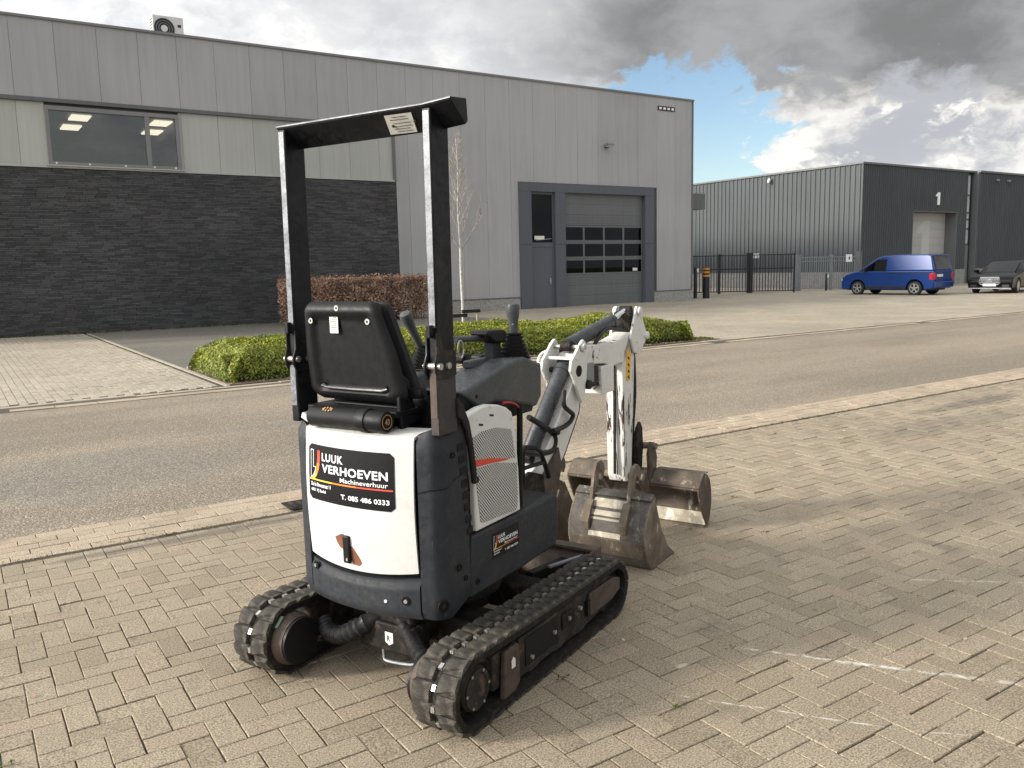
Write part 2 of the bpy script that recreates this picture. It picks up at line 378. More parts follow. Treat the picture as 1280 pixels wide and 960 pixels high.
M_gutter = brick_mat('pale_paver', (.335, .275, .205), (.385, .322, .245), (.39, .295, .22))
M_drive = brick_mat('driveway_paver', (.335, .302, .245), (.375, .34, .28), (.385, .335, .27))
def sand_mat():
    m, q, b = material('joint_sand'); w = world_pos(q); n = q.noise(w, 60., 5., .7); n2 = q.noise(w, 1.2, 4., .6)
    c = q.mix(q.step(n, .35, .65), (.032, .028, .022), (.085, .074, .056)); c = q.mix(q.step(n2, .48, .68, 0., .45), c, (.15, .128, .092))
    q.put(b.inputs['Base Color'], c); b.inputs['Roughness'].default_value = .95; return m
M_sand = sand_mat()
def asphalt_mat(name, lo, hi, warm, patches=True):
    m, q, b = material(name); w = world_pos(q)
    vo = q.n('ShaderNodeTexVoronoi', feature='F1'); q.put(vo.inputs['Vector'], w); vo.inputs['Scale'].default_value = 75.
    g = q.noise(w, 130., 3., .7); cell = q.n('ShaderNodeSeparateColor', ins={0: vo.outputs['Color']}).outputs[0]
    c = q.mix(q.step(cell, .1, .9), lo, hi); c = q.mix(q.step(cell, .84, .97, 0., .8), c, warm); c = q.mix(q.step(vo.outputs['Distance'], .35, .62, 0., .7), c, tuple(x*.45 for x in lo))
    c = q.mix(1., c, q.mix(q.step(g, .3, .7), (.68, .68, .68), (1.32, 1.31, 1.29)), 'MULTIPLY')
    big = q.noise(q.vscale(w, (.35, 1., 1.)), .55, 5., .6, .4); md = q.noise(w, 2.2, 7., .65, .3)
    c = q.mix(1., c, q.mix(q.step(big, .35, .66), (.84, .84, .84), (1.10, 1.10, 1.09)), 'MULTIPLY')
    if patches:
        wear = q.noise(q.vscale(w, (.02, 1.1, 1.)), 1.6, 3., .5); c = q.mix(1., c, q.mix(q.step(wear, .35, .65), (.945, .945, .947), (1.03, 1.03, 1.03)), 'MULTIPLY')
        sep = q.n('ShaderNodeSeparateXYZ', ins={0: w})
        for cx, cy, rx, ry, a in ((.9, 7.7, 1.3, 1.0, .65), (3.3, 8.9, 1.6, .16, .65), (-1.5, 7.3, 2., .9, .6), (9., 8.0, 2.2, .1, .3), (2.2, 9.7, 2.5, .12, .25)):
            ex = q.m('DIVIDE', q.m('SUBTRACT', sep.outputs[0], cx), rx); ey = q.m('DIVIDE', q.m('SUBTRACT', sep.outputs[1], cy), ry)
            d = q.m('ADD', q.m('ADD', q.m('MULTIPLY', ex, ex), q.m('MULTIPLY', ey, ey)), q.m('MULTIPLY', q.m('SUBTRACT', md, .5), 2.2))
            c = q.mix(q.m('MULTIPLY', q.step(d, 1.25, .35), a), c, q.mix(q.step(cell, .2, .9), (.125, .113, .095), (.25, .228, .19)))
    q.put(b.inputs['Base Color'], c); b.inputs['Roughness'].default_value = .88
    bump(q, b, q.m('SUBTRACT', g, q.m('MULTIPLY', vo.outputs['Distance'], .9)), .7, .006); return m
M_road = asphalt_mat('road_asphalt', (.25, .206, .153), (.375, .314, .238), (.52, .47, .39))
M_lot = asphalt_mat('parking_asphalt', (.155, .143, .122), (.25, .232, .198), (.36, .335, .285), False)
def flat_paver_mat():
    m, q, b = material('far_paving'); w = world_pos(q)
    bt = q.n('ShaderNodeTexBrick'); q.put(bt.inputs['Vector'], w); bt.inputs['Scale'].default_value = 1.
    bt.inputs['Brick Width'].default_value = .21; bt.inputs['Row Height'].default_value = .105; bt.inputs['Mortar Size'].default_value = .004
    for i, c in ((1, (.305, .268, .205)), (2, (.35, .308, .24)), (3, (.20, .175, .135))): bt.inputs[i].default_value = (*c, 1)
    n = q.noise(w, .5, 6., .65, .4); n2 = q.noise(w, 90., 3., .7); c = bt.outputs['Color']
    c = q.mix(1., c, q.mix(q.step(n, .35, .65), (.86, .86, .85), (1.10, 1.09, 1.07)), 'MULTIPLY')
    c = q.mix(1., c, q.mix(q.step(n2, .3, .7), (.8, .8, .8), (1.18, 1.18, 1.18)), 'MULTIPLY')
    q.put(b.inputs['Base Color'], c); b.inputs['Roughness'].default_value = .88; bump(q, b, n2, .3, .003); return m
M_farpave = flat_paver_mat()
def earth_mat():
    m, q, b = material('earth'); w = world_pos(q); n = q.noise(w, 5., 9., .7)
    q.put(b.inputs['Base Color'], q.mix(q.step(n, .35, .65), (.075, .058, .038), (.16, .125, .085))); b.inputs['Roughness'].default_value = .95
    bump(q, b, n, .8, .03); return m
M_earth = earth_mat()
def ground_mat():
    m, q, b = material('grassland'); w = world_pos(q); n = q.noise(w, .08, 8., .7); n2 = q.noise(w, 4., 6., .7)
    c = q.mix(q.step(n, .4, .6), (.07, .085, .03), (.13, .12, .07)); q.put(b.inputs['Base Color'], q.mix(q.step(n2, .3, .7, 0., .6), c, (.05, .055, .025)))
    b.inputs['Roughness'].default_value = .95; return m
M_ground = ground_mat()

def panel_mat(name, col, rough=.42, var=.05):
    m, q, b = material(name); w = world_pos(q)
    rnd = q.n('ShaderNodeObjectInfo').outputs['Random']
    streak = q.noise(q.vscale(w, (5., 5., .22)), 1.6, 6., .65); big = q.noise(w, .35, 4., .5)
    c = q.mix(rnd, tuple(x*(1-var) for x in col), tuple(x*(1+var) for x in col))
    c = q.mix(1., c, q.mix(q.step(streak, .35, .7), (1.015, 1.015, 1.015), (.935, .935, .93)), 'MULTIPLY')
    c = q.mix(1., c, q.mix(q.step(big, .35, .65), (.95, .95, .95), (1.04, 1.04, 1.04)), 'MULTIPLY')
    q.put(b.inputs['Base Color'], c); q.put(b.inputs['Roughness'], q.step(streak, .3, .7, rough-.06, rough+.1)); b.inputs['Specular IOR Level'].default_value = .4
    bump(q, b, big, .05, .05); return m
M_panel = panel_mat('grey_cladding', (.355, .357, .365))
M_beige = panel_mat('beige_cladding', (.405, .412, .388))
M_trim = panel_mat('dark_grey_trim', (.125, .128, .132))
M_roofedge = panel_mat('roof_edge_metal', (.20, .20, .202))
M_doorblue = panel_mat('slate_door_paint', (.088, .097, .117), .4)
M_doorgrey = panel_mat('grey_door_paint', (.125, .132, .138), .4)
M_corr = panel_mat('ribbed_steel_cladding', (.062, .071, .077), .55, .02)
M_concrete = simple('plinth_concrete', (.26, .255, .24), .85, var=.2, scale=7., bumpy=.4, dirt=(.12, .11, .09), dirtamt=.5)
M_pebble = simple('exposed_aggregate', (.29, .285, .27), .85, var=.55, scale=24., bumpy=.8)
M_palegate = panel_mat('pale_grey_door', (.40, .40, .39), .45)
def wall_brick_mat():
    m, q, b = material('black_brick'); w = world_pos(q); at = q.n('ShaderNodeAttribute', attribute_name='tint').outputs['Fac']
    c = q.mix(q.step(at, .0, .75), (.037, .039, .041), (.072, .074, .077)); c = q.mix(q.step(at, .88, 1., 0., 1.), c, (.088, .092, .098)); 
    c = q.mix(q.step(q.m('FRACT', q.m('MULTIPLY', at, 37.)), .78, 1., 0., .6), c, (.05, .036, .036))
    big = q.noise(w, .4, 5., .6, .2)
    c = q.mix(1., c, q.mix(q.step(big, .35, .65), (.85, .85, .86), (1.2, 1.18, 1.18)), 'MULTIPLY')
    n = q.noise(w, 40., 4., .6); q.put(b.inputs['Base Color'], q.mix(q.step(n, .3, .7), q.mix(1., c, (.8, .8, .8), 'MULTIPLY'), c)); b.inputs['Roughness'].default_value = .75
    bump(q, b, n, .4, .004); return m
M_wallbrick = wall_brick_mat()
M_mortar = simple('dark_mortar', (.012, .012, .012), .9)
def glass_mat(name, tint, refl=.9, k=.9):
    m, q, b = material(name); m.node_tree.nodes.remove(b); out = m.node_tree.nodes['Material Output']
    fr = q.n('ShaderNodeFresnel', ins={'IOR': 1.55}); gl = q.n('ShaderNodeBsdfGlossy', ins={'Color': (refl, refl, refl, 1), 'Roughness': .015}); tr = q.n('ShaderNodeBsdfTransparent', ins={'Color': (*tint, 1)})
    mx = q.n('ShaderNodeMixShader', ins={0: q.m('MULTIPLY', fr.outputs[0], k), 1: tr.outputs[0], 2: gl.outputs[0]}); q.put(out.inputs[0], mx.outputs[0]); return m
M_glass = glass_mat('window_glass', (.62, .66, .68), .95, 2.1); M_darkglass = glass_mat('tinted_glass', (.12, .13, .135), .8, .45)
M_carglass = glass_mat('car_glass', (.05, .055, .06), .8, 1.3)
M_room = simple('room_paint', (.16, .165, .17), .8); M_roomdark = simple('dark_room', (.03, .03, .032), .8)
def lamp_mat(name, col, s):
    m, q, b = material(name); q.put(b.inputs['Base Color'], (.8, .8, .8)); q.put(b.inputs['Emission Color'], col); b.inputs['Emission Strength'].default_value = s; return m
M_lamp = lamp_mat('ceiling_lamp', (1., .83, .58), 1.6)
def leaf_mat(name, a, bb, c, trans=.25):
    m, q, b = material(name); at = q.n('ShaderNodeAttribute', attribute_name='tint').outputs['Fac']
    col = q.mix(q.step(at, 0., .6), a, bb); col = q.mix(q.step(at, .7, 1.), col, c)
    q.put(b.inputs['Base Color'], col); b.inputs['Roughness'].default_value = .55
    out = m.node_tree.nodes['Material Output']; tl = q.n('ShaderNodeBsdfTranslucent', ins={0: col}); mx = q.n('ShaderNodeMixShader', ins={0: trans, 1: b.outputs[0], 2: tl.outputs[0]}); q.put(out.inputs[0], mx.outputs[0]); return m
M_leaf = leaf_mat('hedge_leaf', (.045, .068, .012), (.22, .255, .026), (.47, .46, .05))
M_beech = leaf_mat('dry_beech_leaf', (.22, .125, .08), (.46, .29, .20), (.70, .53, .42), .15)
M_branch = simple('branch_bark', (.075, .06, .048), .85, var=.3, bumpy=.4)
M_birch = simple('birch_bark', (.52, .49, .44), .75, var=.15, scale=14., dirt=(.08, .07, .06), dirtamt=.8)
M_twig = simple('twig_bark', (.30, .265, .235), .8, var=.3, scale=20.)
M_stake = simple('stake_wood', (.36, .31, .235), .8, var=.2)
M_galv = simple('galvanised_steel', (.22, .235, .25), .5, metal=.4, var=.12)
M_gate = simple('gate_black_paint', (.008, .009, .010), .45, var=.2)
M_acwhite = simple('unit_casing', (.62, .62, .60), .5, var=.05)
M_tyre = simple('tyre_rubber', (.022, .022, .022), .8); M_rim = simple('alloy_rim', (.55, .55, .56), .3, metal=.8, var=.05)
def car_paint(name, col):
    m, q, b = material(name); w = obj_pos(q); n = q.noise(w, 3., 5., .6)
    q.put(b.inputs['Base Color'], q.mix(q.step(n, .3, .7, 0., .25), col, tuple(c*.75+.006 for c in col))); b.inputs['Roughness'].default_value = .3; b.inputs['Metallic'].default_value = .1
    b.inputs['Coat Weight'].default_value = .12; b.inputs['Coat Roughness'].default_value = .06; return m
M_blue = car_paint('blue_car_paint', (.003, .036, .18)); M_carblack = simple('black_car_paint', (.003, .003, .0035), .14, rvar=.02, var=.05); M_carblack.node_tree.nodes['Principled BSDF'].inputs['Specular IOR Level'].default_value = .22
M_tail = simple('tail_lamp_red', (.45, .015, .015), .2); M_head = simple('headlamp_glass', (.62, .64, .66), .12, var=.05)
M_plate = simple('number_plate', (.70, .70, .68), .5); M_trimblack = simple('black_trim', (.015, .015, .015), .55)
M_chromecar = simple('chrome_trim', (.6, .6, .62), .2, metal=1.)
M_orange = simple('orange_band', (.62, .23, .02), .5)
# ------------------------------------------------------------------ ground, road, paving
def struct(name, mb, mat, parent=None): 
    o = mb.build(name, mat, parent, smooth=False)
    if parent is None: o['kind'] = 'structure'
    return o
struct('ground', MB().box(-700, 700, -700, 700, -1.2, -.20), M_ground)
struct('subsoil', MB().box(-60, 90, -40, 60, -.19, -.075), M_earth)
ROAD0, ROAD1 = 6.05, 12.22
FACE = 27.3
struct('road', MB().box(-60, 90, ROAD0, ROAD1, -.07, -.006), M_road)

def bevel_brick(l, w, h=.05, c=.0024):      # chamfered block, top at z=0
    a, b = l/2, w/2
    vs = [(-a,-b,-h),(a,-b,-h),(a,b,-h),(-a,b,-h),(-a,-b,-c),(a,-b,-c),(a,b,-c),(-a,b,-c),(-a+c,-b+c,0),(a-c,-b+c,0),(a-c,b-c,0),(-a+c,b-c,0)]
    fs = [(0,1,5,4),(1,2,6,5),(2,3,7,6),(3,0,4,7),(4,5,9,8),(5,6,10,9),(6,7,11,10),(7,4,8,11),(8,9,10,11)]
    return vs, fs
def brick_field(parent, piece, mass, specs, l, w, mat, zt, singles=300, gap=.0042, jit=.0011):
    """specs: (x, y, angle). The ones that show largest become single pieces, the rest one mass"""
    scored = []
    for x, y, a in specs:
        v = view((x, y, zt)); s = 1e9
        if v and -30 < v[0] < 1310 and -30 < v[1] < 990: s = v[2]
        scored.append((s, x, y, a))
    scored.sort()
    bv, bf = bevel_brick(l-gap, w-gap); me = MB().add(bv, bf).mesh(piece, mat)
    for s, x, y, a in scored[:singles]:
        inst(piece, me, parent, (x+random.gauss(0, .0011), y+random.gauss(0, .0011), zt+random.gauss(0, jit)-(.0025 if random.random() < .05 else 0)), (random.gauss(0, .0035), random.gauss(0, .0035), a+random.gauss(0, .006)))
    rest = scored[singles:]
    if rest:
        B = np.array(bv); n = len(rest); X = np.array([r[1:] for r in rest])
        ca, sa = np.cos(X[:,2]+rng.normal(0, .006, n)), np.sin(X[:,2]+rng.normal(0, .006, n))
        tx, ty = rng.normal(0, .0035, n), rng.normal(0, .0035, n)
        P = np.empty((n, len(bv), 3))
        P[:,:,0] = B[None,:,0]*ca[:,None]-B[None,:,1]*sa[:,None]+X[:,0,None]
        P[:,:,1] = B[None,:,0]*sa[:,None]+B[None,:,1]*ca[:,None]+X[:,1,None]
        P[:,:,2] = B[None,:,2]+zt+(rng.normal(0, jit, n)-.0025*(rng.random(n) < .05))[:,None]+B[None,:,0]*tx[:,None]+B[None,:,1]*ty[:,None]
        fs = (np.array(bf)[None]+(np.arange(n)*len(bv))[:,None,None]).reshape(-1, 4)
        o = quads(mass, P.reshape(-1, 3), fs, mat, np.repeat(rng.random(n), len(bf)*4), parent); o['kind'] = 'stuff'
def quads(name, P, F, mat, tint=None, parent=None):
    me = bpy.data.meshes.new(name); P = np.ascontiguousarray(P, dtype=np.float32); F = np.ascontiguousarray(F, dtype=np.int32)
    me.vertices.add(len(P)); me.vertices.foreach_set('co', P.ravel())
    me.loops.add(F.size); me.loops.foreach_set('vertex_index', F.ravel())
    me.polygons.add(len(F)); me.polygons.foreach_set('loop_start', np.arange(len(F), dtype=np.int32)*F.shape[1])
    me.update(calc_edges=True)
    me.polygons.foreach_set('use_smooth', [False]*len(F))
    if tint is not None:
        a = me.attributes.new('tint', 'FLOAT', 'CORNER'); a.data.foreach_set('value', np.ascontiguousarray(tint, dtype=np.float32))
    me.materials.append(mat); o = bpy.data.objects.new(name, me); COL.objects.link(o)
    if parent: o.parent = parent
    return o

def forecourt():
    base = struct('forecourt', MB().box(-60, 90, -40, ROAD0-.002, -.07, -.0078), M_sand)
    Wb = .105; sp = []
    for i in range(-16, 150):
        for j in range(-10, 52):
            x, y = i*Wb, j*Wb
            if j > 51 or x > 14.6: continue
            t = (i-j) % 4
            if t == 0: sp.append((x+Wb, y+Wb/2, 0.))
            elif t == 3 and j < 51: sp.append((x+Wb/2, y+Wb, math.pi/2))
    # keep the field to what the view can reach from about here
    keep = []
    for s in sp:
        v = view((s[0], s[1], 0))
        if v and -260 < v[0] < 1540 and v[1] < 1240: keep.append(s)
    brick_field(base, 'paving_brick', 'paving_field', keep, .21, .105, M_paver, 0.)
    hb = [(i*Wb+Wb/2, 51*Wb+Wb/2, 0.) for i in range(-16, 140) if (i-51) % 4 == 3]
    brick_field(base, 'half_brick', 'half_bricks', [h for h in hb if h[0] > -1 and h[0] < 14.6], .105, .105, M_paver, 0.)
    # pale gutter rows along the road
    g = []
    for k, y in enumerate((6.05-.055, 6.05-.163, 6.05-.271, 6.05-.379, 6.05-.487)):
        for i in range(-10, 68):
            g.append((i*.214+(.107 if k % 2 else 0)+(.05 if k > 2 else 0), y, 0.))
    g = [s for s in g if (lambda v: v and -200 < v[0] < 1480)(view((s[0], s[1], 0)))]
    brick_field(base, 'gutter_brick', 'gutter_rows', g, .214, .108, M_gutter, .001)
    return base
FC = forecourt()
struct('forecourt_paving', MB().box(14.65, 90, -40, ROAD0-.56, -.01, -.0015), M_farpave)
struct('gutter_paving', MB().box(14.65, 90, ROAD0-.555, ROAD0-.004, -.01, -.0012), M_gutter)

# drain grating in the gutter, behind the machine's tail
def drain(x, y):
    t = empty('drain_grating', (x, y, 0)); tag(t, 'small rusty iron drain grating set in the pale gutter bricks beside the road', 'drain')
    MB().box(-.16, .16, -.11, .11, .0065, .012).build('plate', M_dark, t)
    for k in range(5): MB().box(-.12+k*.055, -.095+k*.055, -.08, .08, .0125, .017).build('bar', M_frame, t)
drain(1.98, 5.62)

# far side: kerb stones, driveway paving, parking lot, planting bed
kerb = struct('kerb', MB().box(-60, 90, ROAD1, ROAD1+.16, -.07, -.012), M_sand)
kv = MB().box(-.497, .497, 0, .13, -.05, .014).mesh('kerb_stone', M_drive)
for i in range(-2, 62): inst('kerb_stone', kv, kerb, (i*1.0+.5+random.gauss(0, .003), ROAD1+.02+random.gauss(0, .004), random.gauss(0, .005)), (0, 0, random.gauss(0, .003)))
gv = MB().box(-.245, .245, 0, .20, -.05, -.001).mesh('channel_tile', M_gutter)
ch = struct('road_channel', MB().box(-60, 90, ROAD1-.27, ROAD1-.001, -.06, -.005), M_sand)
for i in range(-6, 84): inst('channel_tile', gv, ch, (i*.5+.25, ROAD1-.225+random.gauss(0, .003), random.gauss(0, .002)), (0, 0, random.gauss(0, .004)))
def driveway():
    base = struct('brick_driveway', MB().box(-60, 3.24, ROAD1+.16, FACE-.03, -.07, .008), M_sand)
    sp = []
    for i in range(-26, 31):
        for j in range(0, 72):
            x = i*.105+.055; y = ROAD1+.28+j*.21+(.105 if i % 2 else 0)
            if x < 3.24-.05 and y < FACE-.14 and x > -2.2: sp.append((x, y, math.pi/2))
    brick_field(base, 'driveway_brick', 'driveway_field', sp, .21, .105, M_drive, .02, 300, .0085, .0018)
    struct('driveway_paving', MB().box(-60, -2.3, ROAD1+.16, FACE-.03, .009, .018), M_drive)
driveway()
struct('parking_lot', MB().box(3.3, 14.6, 15.2, FACE-.03, -.07, .016), M_lot)
struct('planting_bed', MB().box(3.3, 13.6, ROAD1+.17, 15.1, -.07, .03), M_earth)
struct('paved_yard', MB().box(13.62, 90, ROAD1+.17, 60, -.07, .012), M_farpave)
edge = struct('bed_edging', MB().box(3.24, 3.3, ROAD1+.17, FACE-.03, -.07, .021), M_drive)
ev = MB().box(-.495, .495, -.04, .04, -.05, .06).mesh('edging_stone', M_drive)
for i in range(10): inst('edging_stone', ev, edge, (3.82+i*1.0, 15.15, 0), (0, 0, random.gauss(0, .003)))

# ------------------------------------------------------------------ left building
def office():
    b = empty('warehouse_building', (0, FACE, 0)); b['label'] = 'long grey panelled warehouse with black brick base and slate roller door'; b['category'] = 'building'
    X0, X1, H = -6.63, 28.06, 8.70; PW = 1.0846
    D = 26.
    # outer shell without the front: sides, back and roof
    s = MB(); s.box(X1-.25, X1-.02, .10, D, .0, H-.05); s.box(X0, X0+.2, .1, D, 0, H-.05); s.box(X0+.2, X1-.25, D-.2, D, 0, H-.05); s.box(X0+.2, X1-.25, .26, D-.2, H-.3, H-.06)
    s.build('side_wall', M_panel, b, smooth=False)
    up = MB().box(-PW/2+.004, PW/2-.004, 0, .10, 0, H-6.62).mesh('wall_panel', M_panel)
    full = MB().box(-PW/2+.004, PW/2-.004, 0, .10, 0, H-.50).mesh('wall_panel', M_panel)
    bg = MB().box(-PW/2+.004, PW/2-.004, .06, .13, 0, 6.50-4.78).mesh('beige_panel', M_beige)
    k0 = 2.03
    joints = [k0+PW*i for i in range(-8, 24)]
    for xj in joints:
        xc = xj+PW/2
        if 13.2 < xc < 13.9:
            inst('wall_panel', up, b, (xc, 0, 6.62)); MB().box(13.464, xc+PW/2-.004, 0, .10, .50, 6.614).build('wall_panel', M_panel, b, smooth=False); MB().box(xc-PW/2+.004, 13.372, .06, .13, 4.78, 6.5).build('beige_panel', M_beige, b, smooth=False)
        elif xc < 13.2: inst('wall_panel', up, b, (xc, 0, 6.62), (random.gauss(0, .0012), 0, random.gauss(0, .0016)))
        else:
            if xc > 18.7 and xc < 25.65: inst('wall_panel', MB().box(-PW/2+.004, PW/2-.004, 0, .10, 0, H-4.92).mesh('wall_panel', M_panel), b, (xc, 0, 4.92))
            else: inst('wall_panel', full, b, (xc, 0, .50), (0, 0, random.gauss(0, .0016)))
    # narrow fillers that close the panels beside the door frame
    MB().box(18.304, 18.636, 0, .10, .50, 4.915).build('wall_panel', M_panel, b, smooth=False)
    # dark backing behind joints, with the window opening left free
    wx0, wx1, wz0, wz1 = 2.72, 6.28, 4.80, 6.42
    k = MB(); k.box(X0, wx0, .14, .25, 4.70, H-.12); k.box(wx1, 18.9, .14, .25, 4.70, H-.12); k.box(wx0, wx1, .14, .25, wz1, H-.12); k.box(18.9, X1-.26, .11, .25, 4.93, H-.12)
    k.box(13.4, 18.64, .11, .25, .05, 4.70); k.box(25.70, X1-.26, .11, .25, .05, 4.93)
    k.build('backing_wall', M_trim, b, smooth=False)
    for xj in joints:
        xc = xj+PW/2; a, c = xc-PW/2, xc+PW/2
        if xc > 13.2: continue
        if c <= wx0+.01 or a >= wx1-.01: inst('beige_panel', bg, b, (xc, 0, 4.78))
        elif a < wx0: MB().box(a+.004, wx0-.002, .06, .13, 4.78, 6.5).build('beige_panel', M_beige, b, smooth=False)
        elif c > wx1: MB().box(wx1+.002, c-.004, .06, .13, 4.78, 6.5).build('beige_panel', M_beige, b, smooth=False)
        if a < wx0 and c > wx0: pass
    # trims
    MB().box(X0, 13.40, -.03, .14, 6.505, 6.615).build('band_trim', M_trim, b, .006)
    MB().box(X0-.03, X1+.03, -.05, .26, H, H+.075).build('roof_trim', M_roofedge, b, .008)
    MB().box(X1-.085, X1+.012, -.02, .10, .50, H-.003).build('corner_trim', M_trim, b, .005)
    MB().box(13.37, 13.46, -.022, .14, 4.72, 6.50).build('corner_post', M_trim, b, .004)
    MB().box(X0, 13.445, -.02, .135, 4.715, 4.775).build('brick_cap', M_beige, b, .004)
    # black brick base
    cw = MB().box(X0, 13.44, .06, .25, 0, 4.71).build('brick_wall', M_mortar, b, smooth=False)
    bv, bf = bevel_brick(.292, .046, .07, .003); B = np.array(bv)[:, [0, 2, 1]]*[1, -1, 1]
    P = []; T = []; Fs = []; n = 0
    rows = 94
    for r in range(rows):
        x = X0+random.random()*-.3
        z = .025+r*.05
        while x < 13.445:
            L = random.choice((.24, .30, .30, .36, .42)); c0 = max(x, X0+.001); c1 = min(x+L, 13.445)
            if c1-c0 > .03:
                q = B.copy(); q[:, 0] = q[:, 0]/.292*(c1-c0-.006)+(c0+c1)/2; q[:, 1] += .06-.055+random.choice((0, 0, .004, .008, -.004)); q[:, 2] += z
                P.append(q); T += [random.random()]*(len(bf)*4); Fs.append(np.array(bf)[:, ::-1]+n*len(bv)); n += 1
            x += L
    bw = quads('brick_course', np.concatenate(P), np.concatenate(Fs), M_wallbrick, T, cw); bw['kind'] = 'stuff'
    # aggregate plinth blocks right of the brick base
    xs = [13.46, 15.2, 17.0, 18.62]
    for a, c in zip(xs, xs[1:]): MB().box(a+.004, c-.004, -.035, .10, 0, .455).build('plinth_block', M_pebble, b, .006)
    MB().box(25.70, X1-.02, -.035, .10, 0, .455).build('plinth_block', M_pebble, b, .006)
    MB().box(13.42, 18.62, -.05, .10, .459, .497).build('plinth_cap', M_trim, b); MB().box(25.70, X1-.02, -.05, .10, .459, .497).build('plinth_cap', M_trim, b)
    # office window: two panes, frame, lit room behind
    w = MB(); w.box(wx0, wx1, -.02, .12, wz1-.12, wz1); w.box(wx0, wx1, -.02, .12, wz0, wz0+.09); w.box(wx0, wx0+.09, -.02, .12, wz0+.09, wz1-.12); w.box(wx1-.10, wx1, -.02, .12, wz0+.09, wz1-.12); w.box(5.32, 5.44, -.02, .12, wz0+.09, wz1-.12)
    wn = w.build('window', M_roofedge, b, .006)
    MB().box(wx0+.088, 5.322, .04, .055, wz0+.088, wz1-.118).build('pane', M_glass, wn, smooth=False)
    MB().box(5.438, wx1-.098, .04, .055, wz0+.088, wz1-.118).build('pane', M_glass, wn, smooth=False)
    MB().box(wx0-.08, wx1+.08, -.07, .05, wz0-.035, wz0-.002).build('sill', M_beige, wn, .004)
    for xx in (2.9, 3.75, 4.7, 5.5, 6.1): MB().cyl((xx, -.03, wz0+.05), (xx, -.02, wz0+.05), .025, n=10).build('fixing_cap', M_letter, wn)
    # room behind the window
    rm = MB(); x0, x1, y0, y1, z0, z1 = -1.5, 11.5, .27, 11., 3.9, 6.9
    rm.add([(x0,y0,z0),(x1,y0,z0),(x1,y1,z0),(x0,y1,z0),(x0,y0,z1),(x1,y0,z1),(x1,y1,z1),(x0,y1,z1)], [(0,1,2,3),(7,6,5,4),(1,5,6,2),(2,6,7,3),(3,7,4,0)])
    rm.box(x0, wx0-.01, .255, .266, z0, z1); rm.box(wx1+.01, x1, .255, .266, z0, z1); rm.box(wx0-.01, wx1+.01, .255, .266, z0, wz0-.02); rm.box(wx0-.01, wx1+.01, .255, .266, wz1+.02, z1)
    rm.build('office_room', M_room, b, smooth=False)
    lp = MB().box(-.29, .29, -.50, .50, -.05, -.01).mesh('ceiling_lamp', M_lamp)
    for x, y in ((4.16, 4.35), (4.13, 6.45), (6.67, 4.3), (6.78, 6.35), (9.2, 6.4)): inst('ceiling_lamp', lp, b, (x, y, z1-.02))
    inst('ceiling_lamp', lp, b, (1.6, 6.4, z1-.02))
    # entrance bay: surround, passage door with glazed top light, sectional roller door
    dx0, dx1, dt = 18.64, 25.68, 4.90
    f = MB(); f.box(dx0, dx1, -.07, .24, 4.56, dt); f.box(dx0, dx0+.56, -.071, .24, 0, 4.557); f.box(20.36, 20.86, -.071, .24, 0, 4.557); f.box(25.16, dx1, -.071, .24, 0, 4.557)
    sr = f.build('door_surround', M_doorblue, b, .006)
    for z in (2.52,): 
        for a, c in ((dx0, dx0+.56), (20.36, 20.86), (25.16, dx1)): MB().box(a+.002, c-.002, -.0745, -.0725, z, z+.018).build('joint_strip', M_trimblack, sr)
    fr = MB(); fr.box(19.203, 20.355, .04, .16, 2.42, 2.60); fr.box(19.203, 19.28, .04, .16, 2.60, 4.555); fr.box(20.28, 20.355, .04, .16, 2.60, 4.555); fr.box(19.28, 20.28, .04, .16, 4.47, 4.555)
    tl = fr.build('top_light', M_doorblue, b, .005); MB().box(19.278, 20.282, .09, .105, 2.598, 4.472).build('pane', M_darkglass, tl, smooth=False)
    MB().box(19.38, 19.86, .03, .035, 2.72, 2.86).build('letter_plate', M_label, tl); mbx = MB()
    MB().cyl((19.45, .028, 2.69), (20.2, .028, 2.75), .012, n=8).build('stay_bar', M_bolt, tl)
    pd = MB().box(19.29, 20.27, .055, .12, .02, 2.415).build('passage_door', M_doorblue, b, .006)
    MB().box(19.203, 19.285, .04, .16, 0, 2.418).build('frame', M_doorblue, pd, .004); MB().box(20.275, 20.357, .04, .16, 0, 2.418).build('frame', M_doorblue, pd, .004)
    h = MB(); h.box(20.13, 20.17, .035, .054, .95, 1.20); h.cyl((20.15, .03, 1.08), (20.15, -.02, 1.08), .012, n=8); h.cyl((20.15, -.015, 1.08), (20.02, -.015, 1.08), .011, n=8); h.build('handle', M_bolt, pd)
    rd = MB().box(20.87, 25.15, .19, .215, 0, .012).build('roller_door', M_doorgrey, b, smooth=False)
    sec = [(0.03, .43), (.435, .86), (.865, 1.29)]
    for z0_, z1_ in [(.03, .43), (.436, .856), (.862, 1.282), (3.30, 3.72), (3.726, 4.14), (4.146, 4.56)]:
        m = MB(); 
        m.box(20.865, 25.155, .13, .18, z0_, z1_)
        for zz in np.linspace(z0_+.10, z1_-.1, 3): m.box(20.87, 25.15, .124, .1295, zz-.02, zz+.02)
        m.build('door_section', M_doorgrey, rd, .004)
    zb = [1.288, 1.955, 2.622, 3.294]; xb = np.linspace(20.865, 25.155, 5)
    for r in range(3):
        m = MB(); m.box(20.865, 25.155, .13, .18, zb[r], zb[r]+.075); m.box(20.865, 25.155, .13, .18, zb[r+1]-.081, zb[r+1]-.006)
        for x in xb: m.box(max(20.865, x-.045), min(25.155, x+.045), .1305, .1795, zb[r]+.075, zb[r+1]-.081)
        m.build('door_section', M_doorgrey, rd, .003)
        for c in range(4): MB().box(xb[c]+.043, xb[c+1]-.043, .15, .158, zb[r]+.073, zb[r+1]-.079).build('pane', M_darkglass, rd, smooth=False)
